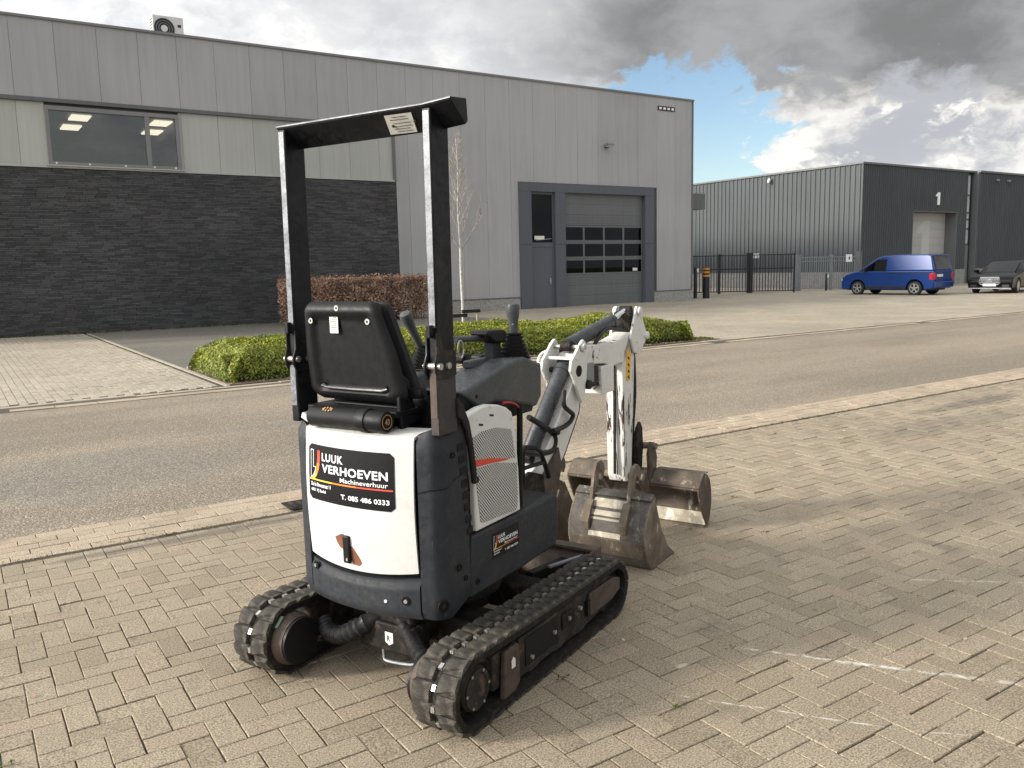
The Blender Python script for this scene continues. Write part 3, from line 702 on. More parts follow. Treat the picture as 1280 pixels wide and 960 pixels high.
    MB().box(24.6, 24.86, .12, .128, 1.40, 1.52).build('notice', M_label, rd)
    MB().box(20.87, 25.0, .10, .13, .0, .028).build('threshold', M_concrete, rd)
    hall = MB(); x0, x1, y0, y1, z0, z1 = 18.7, 27.7, .27, 14., -.02, 5.2
    hall.add([(x0,y0,z0),(x1,y0,z0),(x1,y1,z0),(x0,y1,z0),(x0,y0,z1),(x1,y0,z1),(x1,y1,z1),(x0,y1,z1)], [(0,1,2,3),(7,6,5,4),(1,5,6,2),(2,6,7,3),(3,7,4,0)])
    hall.build('hall_room', M_roomdark, b, smooth=False)
    # canopy box on the right-hand side wall
    MB().box(X1, X1+1.75, .9, 4.2, 4.14, 4.86).build('side_canopy', M_trim, b, .01)
    MB().box(X1-.02, X1+.0, .12, D, .0, .50).build('side_plinth', M_concrete, b)
    # louvre strip under the roof with four pale vents
    v = MB().box(25.93, 26.92, -.03, -.002, 8.17, 8.35).build('vent_strip', M_trimblack, b)
    for i in range(4): MB().box(25.99+i*.24, 26.13+i*.24, -.040, -.031, 8.21, 8.30).build('vent', M_letter, v)
    return b
office()
def floodlight():
    t = empty('wall_floodlight', (23.03, FACE-.02, 6.46)); tag(t, 'small dark floodlight on the grey wall above the roller door', 'lamp')
    MB().box(-.06, .06, -.10, 0, -.05, .05).build('bracket', M_trimblack, t); m = MB(); m.obox((.0, -.22, .06), (.36, .24, .09), Matrix.Rotation(R(-18), 3, 'X')); m.build('lamp_head', M_galv, t, .01)
    MB().obox((0, -.225, .008), (.30, .19, .01), Matrix.Rotation(R(-18), 3, 'X')).build('lens', M_head, t)
floodlight()
def ac_unit():
    t = empty('air_conditioning_unit', (6.42, FACE+1.2, 8.64)); tag(t, 'white air conditioning unit standing on the warehouse roof edge', 'air conditioner')
    MB().box(-.45, .45, -.17, .17, .10, .90).build('casing', M_acwhite, t, .015)
    MB().box(-.42, -.36, -.15, .15, 0, .10).build('foot', M_galv, t); MB().box(.36, .42, -.15, .15, 0, .10).build('foot', M_galv, t)
    g = MB(); 
    for r in (.30, .23, .16): 
        pts = [(-.12+r*math.cos(a), -.185, .52+r*math.sin(a)) for a in np.linspace(0, 2*math.pi, 25)]; g.tube(pts, .008, 5, sub=1)
    g.build('fan_guard', M_galv, t); MB().cyl((-.12, -.176, .52), (-.12, -.171, .52), .31, n=28).build('fan_opening', M_trimblack, t); MB().cyl((-.12, -.19, .52), (-.12, -.177, .52), .10, n=18).build('fan_hub', M_acwhite, t)
    MB().box(.28, .38, -.176, -.171, .60, .68).build('badge', M_trimblack, t)
    v = MB(); 
    for i in range(8): v.box(-.454, -.4505, -.14, .14, .18+i*.085, .22+i*.085)
    v.build('side_grille', M_trimblack, t)
ac_unit()

# ------------------------------------------------------------------ far building
def far_hall():
    XC, YC, H, PL = 42.61, 28.65, 7.0, .97
    b = empty('ribbed_warehouse', (XC, YC, 0)); tag(b, 'dark ribbed steel warehouse with white number 1 above its pale door', 'building')
    LX, LY = 30., 26.
    def ribs(n, pitch, fn):
        m = MB()
        for i in range(n):
            a = i*pitch; pts = ((0, 0), (.30, 0), (.38, -.045), (.62, -.045), (.70, 0), (1., 0))
            for (p, d), (p2, d2) in zip(pts, pts[1:]):
                m.add([fn(a+p*pitch, d, 0), fn(a+p2*pitch, d2, 0), fn(a+p2*pitch, d2, 1), fn(a+p*pitch, d, 1)], [(0, 1, 2, 3)])
        return m
    # left wall, facing the first building
    ribs(80, .325, lambda a, d, t: (d, a, PL if t == 0 else H-.12)).build('side_cladding', M_corr, b, smooth=False)
    wl = MB(); wl.box(.02, .2, .05, LY, 0, H-.15); wl.box(.2, LX, LY-.2, LY, 0, H-.15); wl.box(.2, LX, .3, LY-.2, H-.4, H-.16); wl.box(LX-.2, LX, .3, LY-.2, 0, H-.4); wl.build('inner_wall', M_trim, b, smooth=False)
    for i in range(9): MB().box(-.06, .019, i*2.9+.004, (i+1)*2.9-.004, 0, PL).build('plinth_block', M_concrete, b, smooth=False)
    # front wall: before the door, above it, after it
    d0, d1, dh = 5.05, 9.85, 4.45; s0, s1 = 10.95, 11.6
    fx = lambda x0, z0, z1: (lambda a, d, t: (x0+a, d, z0 if t == 0 else z1))
    pt = .21
    ribs(int(d0/pt), pt, fx(.02, .93, H-.12)).build('front_cladding', M_corr, b, smooth=False)
    ribs(int((d1-d0)/pt)+1, pt, fx(d0-.0, dh, H-.12)).build('front_cladding', M_corr, b, smooth=False)
    ribs(int((s0-d1)/pt), pt, fx(d1+.02, .93, H-.12)).build('front_cladding', M_corr, b, smooth=False)
    ribs(84, pt, (lambda a, d, t: (s1+.1+a, d-.25, .93 if t == 0 else H-.12))).build('front_cladding', M_corr, b, smooth=False)
    k = MB(); k.box(.05, d0, .01, .2, 0, H-.15); k.box(d0, d1, .01, .2, dh, H-.15); k.box(d1, s0, .01, .2, 0, H-.15); k.box(s1+.1, LX, -.24, -.05, 0, H-.15); k.box(s1+.04, s1+.12, -.26, .2, 0, H-.1)
    k.build('backing_wall', M_trim, b, smooth=False)
    MB().box(.0, d0-.02, -.05, .0, 0, .925).build('plinth_block', M_concrete, b); MB().box(d1+.02, s0, -.05, .0, 0, .925).build('plinth_block', M_concrete, b); MB().box(s1+.12, LX, -.30, -.25, 0, .925).build('plinth_block', M_concrete, b)
    MB().box(-.09, LX, -.09, .2, H-.11, H).build('roof_trim', M_trim, b, .01) 
    MB().box(-.095, .2, .2, LY, H-.11, H).build('roof_trim', M_trim, b, .01)
    MB().box(s1+.1, LX, -.36, -.095, H-.11, H+.01).build('roof_trim', M_trim, b, .01)
    MB().box(-.065, .02, -.065, .02, PL, H-.12).build('corner_trim', M_corr, b)
    # recessed door with sections and a row of panes
    rv = MB(); rv.box(d0-.02, d0+.04, .0, .8, 0, dh-.003); rv.box(d1-.04, d1+.02, .0, .8, 0, dh-.003); rv.box(d0+.04, d1-.04, .0, .8, dh-.05, dh-.003); rv.build('door_reveal', M_trim, b)
    dr = MB().box(d0+.04, d1-.04, .78, .8, 0, dh-.05).build('sectional_door', M_trim, b, smooth=False)
    n = 9; hz = (dh-.08)/n
    for i in range(n):
        z0 = .02+i*hz
        if i == 2:
            m = MB(); m.box(d0+.05, d1-.05, .72, .76, z0, z0+.08); m.box(d0+.05, d1-.05, .72, .76, z0+hz-.09, z0+hz-.008)
            xs = np.linspace(d0+.05, d1-.05, 6)
            for x in xs: m.box(max(d0+.05, x-.06), min(d1-.05, x+.06), .721, .759, z0+.08, z0+hz-.09)
            m.build('door_section', M_palegate, dr)
            for a, c in zip(xs, xs[1:]): MB().box(a+.06, c-.06, .735, .745, z0+.08, z0+hz-.09).build('pane', M_darkglass, dr)
        else: MB().box(d0+.05, d1-.05, .72, .76, z0, z0+hz-.008).build('door_section', M_palegate, dr, .004)
    # large pale figure printed on the door and the white house number above it
    vs = MB(); mp = lambda a, c: (a, .716, c)
    one = lambda x0, z0, w, h: [(x0+w*.38, z0), (x0+w, z0), (x0+w, z0+h), (x0+w*.52, z0+h), (x0, z0+h*.80), (x0, z0+h*.66), (x0+w*.38, z0+h*.70)]
    vs.add([mp(x, z) for x, z in one(6.75, 1.62, 1.35, 2.3)], [tuple(range(7))]); vs.build('printed_figure', simple('door_print', (.47, .47, .46), .5, var=.02), dr)
    nb = MB().prism(one(7.30, 4.82, .42, .74), -.075, -.05)
    o = nb.build('house_number', M_letter, b)
    # slim tall window: panes of different height in a dark frame
    MB().box(s0, s1+.04, .12, .2, .0, H-.12).build('window_recess', M_trimblack, b)
    MB().box(s0, s0+.34, .0, .115, .0, 2.42).build('window_panel', M_trim, b)
    wf = MB(); zs = [2.46, 3.42, 4.0, 4.42, 5.5, 6.75]
    for z in zs: wf.box(s0, s0+.40, .03, .10, z-.04, z+.04)
    wf.box(s0, s0+.05, .032, .098, 2.5, 6.71); wf.box(s0+.35, s0+.40, .032, .098, 2.5, 6.71)
    wo = wf.build('tall_window', M_trimblack, b)
    for a, c in zip(zs, zs[1:]): MB().box(s0+.05, s0+.35, .06, .07, a+.04, c-.04).build('pane', simple('pale_pane', (.42, .45, .48), .12, var=.15) if a == zs[0] else MATS['pale_pane'], wo)
    for x in (13.6, 15.0): MB().box(x, x+.35, -.42, -.30, 6.42, 6.55).build('wall_lamp', M_galv, b, .02)
    return b
far_hall()
def camera_dome():
    t = empty('security_camera', (42.55, 34.9, 6.62)); tag(t, 'small white security camera under the roof of the ribbed warehouse side wall', 'camera')
    MB().box(-.16, 0, -.06, .06, -.05, .08).build('bracket', M_acwhite, t); MB().lathe([(0, .09), (.06, .10), (.14, .085), (.19, .03)], (-.14, 0, -.03), (-.3, 0, -1), 14).build('dome', M_acwhite, t)
camera_dome()

# ------------------------------------------------------------------ fences, gate, bollards
def bar_fence(name, A, Bp, h, label, cat, post_ends=True, bars=None, z0=.08, mat=None, rails=(.12,), sq=.06):
    A = Vector((*A, 0)); Bp = Vector((*Bp, 0)); d = Bp-A; L = d.length
    t = empty(name, A, math.atan2(d.y, d.x)); tag(t, label, cat)
    bars = bars or int(L/.125)
    bm = MB().box(-.018, .018, -.018, .018, z0, h).mesh('bar', mat)
    for i in range(1, bars): inst('bar', bm, t, (L*i/bars, 0, 0))
    for z in rails: MB().box(0, L, -.022, .022, z-.025, z+.025).build('rail', mat, t)
    if post_ends:
        for x in (0, L): MB().box(x-sq, x+sq, -sq, sq, 0, h+.06).build('post', mat, t)
    return t, L
gt, L = bar_fence('sliding_gate', (31.6, 32.9), (37.45, 29.05), 2.02, 'black sliding bar gate between the two warehouses', 'gate', True, 46, .12, M_gate, (.12, 1.30, 2.02), .04)
MB().box(L*.42, L*.42+.14, -.05, .05, 0, 2.1).build('post', M_gate, gt)
def post(name, loc, w, h, mat, label, cat, group=None):
    t = empty(name, (*loc, 0)); tag(t, label, cat, group); MB().box(-w/2, w/2, -w/2, w/2, 0, h).build('shaft', mat, t, .008); MB().box(-w/2-.01, w/2+.01, -w/2-.01, w/2+.01, h, h+.02).build('cap', mat, t, .004); return t
p = post('gate_post', (35.95, 30.75), .24, 2.12, M_gate, 'thick black gate post with a small white sign plate', 'post')
MB().box(.13, .56, -.14, -.11, 1.86, 2.10).build('sign_plate', M_letter, p)
post('gate_post', (39.1, 30.15), .32, 1.98, M_galv, 'thick grey steel post where the gate meets the fence', 'post')
f2, L2 = bar_fence('bar_fence', (39.3, 30.05), (42.3, 28.5), 1.85, 'grey steel bar fence running up to the ribbed warehouse corner', 'fence', False, 26, .12, M_galv, (.14, 1.62, 1.85))
MB().box(L2*.52-.07, L2*.52+.07, -.07, .07, 0, 1.98).build('post', M_galv, f2); 
pp = post('corner_post', (41.6, 28.05), .26, 2.1, M_trim, 'dark square post behind the nose of the blue van', 'post')
MB().box(-.95, -.45, .10, .12, 1.55, 1.95).build('sign_plate', M_letter, pp); MB().box(-.46, -.13, .105, .125, 1.70, 1.76).build('sign_arm', M_trim, pp); MB().box(-.76, -.64, .094, .099, 1.68, 1.82).build('sign_mark', M_trimblack, pp)
def bollard(loc, r, h, label, banded):
    t = empty('bollard', (*loc, 0)); tag(t, label, 'bollard')
    MB().lathe([(0, r), (h-.05, r), (h, r*.6)], (0, 0, 0), (0, 0, 1), 20).build('shaft', M_gate, t)
    if banded:
        for z in (1.02, 1.19, 1.34): MB().lathe([(0, r+.003), (.085, r+.003)], (0, 0, z), (0, 0, 1), 20).build('band', M_orange, t)
    else: MB().box(r*.2, r*1.7, -r*1.2, -r*.3, h-.24, h-.06).build('reflector', M_letter, t, .01)
bollard((29.6, 27.9), .16, 1.43, 'thick black bollard with three orange bands near the gate', True)
bollard((29.35, 28.35), .085, 1.46, 'slim black bollard with a white reflector beside the banded one', False)
bollard((40.0, 28.9), .06, .95, 'short thin black bollard in front of the grey bar fence', False)

# ------------------------------------------------------------------ planting
def leaves(name, pts, nrm, size, mat, tint, parent):
    n = len(pts); a = rng.normal(size=(n, 3)); a /= np.linalg.norm(a, axis=1)[:, None]
    nn = nrm+.85*a; nn /= np.linalg.norm(nn, axis=1)[:, None]
    t = np.cross(nn, rng.normal(size=(n, 3))); t /= np.linalg.norm(t, axis=1)[:, None]; b = np.cross(nn, t)
    sz = (size*(.6+.8*rng.random(n)))[:, None]
    P = np.stack([pts-t*sz, pts-b*sz*.45, pts+t*sz, pts+b*sz*.45], 1).reshape(-1, 3)
    F = np.arange(n*4).reshape(-1, 4)
    return quads(name, P, F, mat, np.repeat(tint, 4), parent)
def lump(x, y, k=(1.7, 2.3, 4.1)):
    return .5+.25*np.sin(x*k[0]+1.3*np.sin(y*k[1]))+.25*np.sin(y*k[2]*.8+x*k[1]+.7)
def low_hedge():
    x0, x1, y0, y1 = 3.32, 13.0, 12.55, 15.05
    t = empty('low_hedge', (x0, y0, 0)); tag(t, 'low yellow-green clipped hedge bed along the far side of the road', 'hedge')
    W_, D_ = x1-x0, y1-y0
    n = 95000
    u = rng.random(n)*W_; v = rng.random(n)*D_
    edge = np.minimum(np.minimum(u, W_-u)/.45, np.minimum(v, D_-v)/.40)
    h = .47*np.clip(edge, 0, 1)**.42*(.80+.26*lump(u, v)+.16*lump(u*3.1, v*3.3)+.10*lump(u*7., v*8.))
    z = h*(1-rng.random(n)**2.2*.55)+.02
    pts = np.stack([u, v, z], 1); nr = np.stack([np.where(u < .4, -.8, np.where(u > W_-.4, .8, 0)), np.where(v < .4, -.9, np.where(v > D_-.4, .9, 0)), np.full(n, .7)], 1)
    tint = np.clip((.42*lump(u*2.3, v*2.1)+.25*lump(u*6., v*7.)+.55*rng.random(n)-.05)*np.clip(.35+z/.40, 0, 1), 0, 1)  # leaf colour darkens downwards, shade put into the tint
    # skirt of leaves on the two visible flanks
    m = 42000; uu = rng.random(m)*W_; zz = rng.random(m)**.8*.42; vv = .05+.22*(zz/.5)**2+.06*rng.random(m)+.06*lump(uu*3, zz*9)
    pts2 = np.stack([uu, vv, zz+.01], 1); nr2 = np.tile([0, -1., .5], (m, 1)); tint2 = np.clip((.35*lump(uu*2.3, zz*8)+.55*rng.random(m))*(.25+zz/.5*.75), 0, 1)  # front flank leaves tinted darker low down as painted shade
    m3 = 7000; v3 = rng.random(m3)*D_; z3 = rng.random(m3)**.8*.40; u3 = .05+.2*(z3/.5)**2+.06*rng.random(m3)
    pts3 = np.concatenate([np.stack([u3, v3, z3], 1), np.stack([W_-u3, v3, z3], 1)]); nr3 = np.concatenate([np.tile([-1., 0, .5], (m3, 1)), np.tile([1., 0, .5], (m3, 1))])
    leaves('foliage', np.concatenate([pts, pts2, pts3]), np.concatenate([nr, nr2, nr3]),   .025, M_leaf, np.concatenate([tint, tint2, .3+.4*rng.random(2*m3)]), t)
    m = MB()
    for i in range(60):
        x, y = .3+rng.random()*(W_-.6), .3+rng.random()*(D_-.6)
        for k in range(4): m.tube([(x, y, 0), (x+random.gauss(0, .07), y+random.gauss(0, .07), .2), (x+random.gauss(0, .15), y+random.gauss(0, .15), .47)], .006, 5, sub=1)
    m.build('branches', M_branch, t)
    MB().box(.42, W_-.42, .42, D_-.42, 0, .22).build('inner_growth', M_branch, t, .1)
    # dry tuft of grass at the bed's right end
    g = rng.random((900, 2))*[.6, .35]+[W_-.05, .0]; pz = rng.random(900)**2*.06
    gt = leaves('grass_tuft', np.column_stack([g, pz]), np.tile([0, 0, .2], (900, 1)), .022, M_leaf, rng.random(900)*.8, t); gt['kind'] = 'stuff'
    # litter of fallen leaves in front of the bed
low_hedge()
def fallen():
    n = 900; x = 3.3+rng.random(n)*10; y = 12.42+np.abs(rng.normal(0, .12, n)); z = .035+rng.random(n)*.01
    o = leaves('fallen_leaves', np.column_stack([x, y, z]), np.tile([0, 0, 1.6], (n, 1)), .02, M_beech, rng.random(n), None); o['kind'] = 'stuff'
    n = 700; x = -1+rng.random(n)*14; y = FACE-.06-np.abs(rng.normal(0, .10, n)); z = .022+rng.random(n)*.03
    o = leaves('weeds', np.column_stack([x, y, z]), np.tile([0, 0, .6], (n, 1)), .03, M_leaf, rng.random(n)*.5, None); o['kind'] = 'stuff'
fallen()
def beech_hedge():
    x0, x1, y0, y1, H = 8.62, 13.45, 25.1, 26.2, 1.40
    t = empty('beech_hedge', (x0, y0, 0)); tag(t, 'square-cut brown beech hedge in front of the black brick wall', 'hedge')
    W_, D_ = x1-x0, y1-y0; n = 19000
    s = rng.random(n); u = rng.random(n)*W_; v = rng.random(n)*D_; z = .04+rng.random(n)**.6*H
    top = s < .25; front = (s >= .25) & (s < .80); side = s >= .80
    z = np.where(top, H*(1-rng.random(n)**2*.15)+.04*(lump(u*4, v*5)-.5)+rng.random(n)**6*.16, z)
    v = np.where(front, .02+rng.random(n)**2*.3+.07*lump(u*3, z*4), v)
    u = np.where(side, np.where(rng.random(n) < .5, rng.random(n)**2*.25, W_-rng.random(n)**2*.25), u)
    nr = np.zeros((n, 3)); nr[top, 2] = .9; nr[front, 1] = -.9; nr[side, 0] = np.where(u[side] < W_/2, -.9, .9)
    leaves('foliage', np.stack([u, v, z], 1), nr, .040, M_beech, np.clip(.35*lump(u*4, z*5)+.75*rng.random(n)-.05, 0, 1), t)
    m = MB()
    for i in range(70):
        x, y = .1+(W_-.2)*i/69, D_*.38+random.gauss(0, .2)
        m.tube([(x, y, 0), (x+random.gauss(0, .08), y+random.gauss(0, .1), .7), (x+random.gauss(0, .15), y+random.gauss(0, .15), H)], .014, 5, sub=1)
        for k in range(5):
            z = .3+random.random(); m.tube([(x, y, z-.2), (x+random.gauss(0, .2), y-.25-.2*random.random(), z+.1)], .007, 4, sub=1)
    m.build('branches', M_branch, t)
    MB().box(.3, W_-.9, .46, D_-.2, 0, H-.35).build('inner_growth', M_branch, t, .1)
beech_hedge()
def birch():
    t = empty('young_birch', (9.06, 15.45, 0)); tag(t, 'slender leafless young birch with white trunk behind the low hedge', 'tree')
    H = 4.3; pts = [(0, 0, 0), (.0, 0, .7), (-.015, .01, 1.5), (-.02, 0, 2.1), (-.05, 0, 2.9), (-.02, 0, 3.6), (-.04, .02, H)]
    MB().tube(pts, [.038*(1-.86*i/24) for i in range(25)], 8, sub=4).build('trunk', M_birch, t)
    m = MB()
    def limb(p, d, L, r, lvl):
        P = [Vector(p)]; dd = Vector(d).normalized()
        for k in range(5):
            dd = (dd+Vector((random.gauss(0, .12), random.gauss(0, .12), .16))).normalized(); P.append(P[-1]+dd*L/5)
        m.tube(P, [r*(1-.75*i/len(P)) for i in range(len(P))], 5 if lvl == 0 else 4, sub=1)
        if lvl < 2:
            for k in range(5 if lvl == 0 else 3):
                i = random.randint(1, 4); a = random.random()*6.28
                limb(P[i], dd+Vector((math.cos(a)*.8, math.sin(a)*.8, .1)), L*(.28+.25*random.random()), r*.5, lvl+1)
    limb((-.02, 0, 2.0), (.75, -.2, .75), 1.1, .016, 0); limb((-.02, 0, 2.05), (-.75, .1, .8), 1.0, .016, 0)
    for k in range(17):
        z = 2.25+k*.115; a = k*2.4; limb((-.03, 0, z), (math.cos(a)*.55, math.sin(a)*.55, .9), .8*(1.15-(z-2.2)/2.9), .011, 0)
    m.build('crown', M_twig, t)
    for k, (x, y) in enumerate(((.32, -.06), (-.42, -.05))):
        s = empty('tree_stake', (9.06+x, 15.45+y, 0)); tag(s, ('pale wooden stake right of the young birch with a black strap' if k == 0 else 'wooden stake left of the young birch, partly behind the roll bar'), 'stake', 'stakes tied to the birch')
        MB().cyl((0, 0, 0), (0, 0, .74), .028, n=10).build('shaft', M_stake, s)
        MB().box(min(0, -x)-.06, max(0, -x)+.06, -.03-y*0, .015, .70 if k == 0 else .62, .77 if k == 0 else .69).build('strap', M_hose, s)
birch()
# ------------------------------------------------------------------ vehicles
def wheel(parent, x, y, r, w, side, spokes=5):
    """side: +1 outer face towards +y"""
    wb = MB().lathe([(-w/2, r*.72), (-w/2+.01, r*.93), (-w/2+.04, r), (w/2-.04, r), (w/2-.01, r*.93), (w/2, r*.70), (w/2-.03, r*.66), (-w/2+.03, r*.66)], (x, y, r), (0, side, 0), 28).build('wheel', M_tyre, parent)
    f = y+side*(w/2-.012); m = MB()
    for k in range(spokes):
        a = k*2*math.pi/spokes+.3; ca, sa = math.cos(a), math.sin(a); hw = r*.085
        q = []
        for rr, ww in ((r*.10, hw*.9), (r*.64, hw*1.25)):
            q += [(x+ca*rr-sa*ww, z) for ww, z in ((ww, r+sa*rr+ca*ww), (-ww, r+sa*rr-ca*ww))] if False else [(x+ca*rr-sa*ww, r+sa*rr+ca*ww), (x+ca*rr+sa*ww, r+sa*rr-ca*ww)]
        poly = [q[0], q[1], q[3], q[2]]
        m.prism(poly, f-.015, f+.004)
    n = 28; ring = []
    m.lathe([(0, r*.60), (.012, r*.60), (.012, r*.69), (0, r*.69)], (x, f-.008*side, r), (0, side, 0), 28)
    m.cyl((x, f-.02*side, r), (x, f+.008*side, r), r*.16, n=16); m.build('rim', M_rim, wb)
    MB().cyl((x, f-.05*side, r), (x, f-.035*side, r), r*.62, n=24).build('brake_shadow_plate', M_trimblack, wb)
    return wb
def car_shell(t, low, upr, Wl, Wb, Wr, zb, ztop, paint):
    """low: closed (x,z) contour up to the belt; upr: contour above the belt; widths at sill, belt, roof"""
    def wz(z):
        if z < zb: return Wl+(Wb-Wl)*min(1, max(0, (z-.25)/(zb-.45)))
        return Wb+(Wr-Wb)*(z-zb)/(ztop-zb)
    m = MB()
    for poly in (low, upr):
        n = len(poly); area = sum(poly[i][0]*poly[(i+1)%n][1]-poly[(i+1)%n][0]*poly[i][1] for i in range(n)); P = poly if area > 0 else poly[::-1]
        vs = [(x, -wz(z), z) for x, z in P]+[(x, wz(z), z) for x, z in P]
        m.add(vs, [tuple(range(n)), tuple(range(2*n-1, n-1, -1))]+[(i, n+i, n+(i+1)%n, (i+1)%n) for i in range(n)])
    o = m.build('body', paint, t, .045, seg=3)
    return o, wz
def side_poly(m, poly, wz, s, off):
    P = [(x, s*(wz(z)+off), z) for x, z in poly]; Q = [(x, s*(wz(z)-.03), z) for x, z in poly]; n = len(P)
    f = [tuple(range(n)), tuple(range(2*n-1, n-1, -1))]+[(i, n+i, n+(i+1)%n, (i+1)%n) for i in range(n)]
    if s > 0: f = [k[::-1] for k in f]
    m.add(P+Q, f)
def arch(cx, r, z0=.25, n=10):
    a0 = math.asin(max(-1, min(1, (z0-.31)/r))); return [(cx+r*math.cos(a), .31+r*math.sin(a)) for a in np.linspace(math.pi-a0, a0, n)]
def van():
    t = empty('delivery_van', (36.75, 22.85, 0), R(94)); tag(t, 'blue delivery van with dark rear window parked at the fence', 'van')
    zb = 1.10; fa, ra = 1.37, -1.36
    low = [(-2.16, .30)]+arch(ra, .40)+arch(fa, .40)+[(2.13, .25), (2.19, .42), (2.20, .62), (2.14, .82), (1.98, .94), (1.60, 1.05), (1.36, zb), (-2.20, zb), (-2.21, .75), (-2.22, .5)]
    upr = [(1.36, zb), (.45, 1.71), (.22, 1.785), (-.6, 1.83), (-1.85, 1.81), (-2.02, 1.76), (-2.20, zb)]
    o, wz = car_shell(t, low, upr, .87, .895, .76, zb, 1.83, M_blue)
    for s in (1, -1):
        w = MB(); side_poly(w, [(1.16, 1.13), (.43, 1.62), (-.02, 1.64), (-.02, 1.10)], wz, s, .006); w.build('side_window', M_carglass, t)
        w = MB(); side_poly(w, [(-.03, 1.08), (-.055, 1.08), (-.055, .34), (-.03, .34)], wz, s, .0022); side_poly(w, [(1.0, 1.07), (.975, 1.07), (.955, .36), (.98, .36)], wz, s, .0022); w.build('door_gap', M_trimblack, t)
        w = MB(); side_poly(w, [(-.10, 1.03), (-2.1, .99), (-2.1, .955), (-.1, .995)], wz, s, .006); w.build('slide_rail', M_trimblack, t)
        w = MB(); side_poly(w, [(.95, .40), (-.93, .40), (-.93, .30), (.95, .30)], wz, s, .012); w.build('sill_trim', M_trimblack, t)
        w = MB(); side_poly(w, [(.12, .93), (-.01, .93), (-.01, .89), (.12, .89)], wz, s, .03); w.build('door_handle', M_blue, t, .006)
        for cx in (fa, ra): wheel(t, cx, s*.79, .315, .205, s)
        w = MB(); side_poly(w, [(-2.19, .98), (-2.02, .98), (-2.02, .70), (-2.19, .70)], wz, s, .008); w.box(-2.235, -2.19, s*.72 if s < 0 else .72, s*.86 if s > 0 else -.72, .70, 1.0) if s > 0 else w.box(-2.235, -2.19, -.86, -.72, .70, 1.0); w.build('tail_lamp', M_tail, t, .01)
        w = MB(); w.prism([(2.02, .90), (2.19, .72), (2.16, .64), (1.78, .88)], s*.885-.15*(s > 0), s*.885+.15*(s < 0)); w.build('headlamp', M_head, t, .01)
        mm = MB(); mm.obox((.98, s*1.0, 1.18), (.12, .22, .16), Matrix.Identity(3)); mm.build('wing_mirror', M_trimblack, t, .03)
    m = MB(); m.prism([(1.27, 1.155), (.50, 1.672), (.506, 1.682), (1.276, 1.167)], -.74, .74); m.build('windscreen', M_carglass, t)
    m = MB(); m.prism([(-2.035, 1.735), (-2.195, 1.14), (-2.21, 1.14), (-2.05, 1.735)], -.66, .66); m.build('rear_window', M_carglass, t, .01)
    m = MB(); m.box(-2.226, -2.20, -.70, .70, .62, 1.12); m.box(-2.232, -2.20, -.006, .006, .45, 1.12); m.build('rear_door_trim', M_blue, t, .01)
    MB().box(-2.30, -2.16, -.82, .82, .34, .60).build('rear_bumper', M_blue, t, .03); MB().box(-2.24, -2.222, .10, .62, .82, .93).build('number_plate', M_plate, t)
    MB().box(-2.255, -2.225, -.45, .05, .97, 1.0).build('rear_handle', M_trimblack, t); MB().box(2.12, 2.225, -.80, .80, .28, .50).build('front_bumper', M_trimblack, t, .02)
    MB().box(-2.0, 2.0, -.66, .66, .22, .45).build('underbody', M_trimblack, t)
    MB().box(.55, .60, -.25, .25, 1.742, 1.77).build('roof_seam', M_trimblack, t)
    MB().box(-2.08, -2.04, -.72, .72, 1.74, 1.80).build('tailgate_spoiler', M_blue, t, .012)
van()
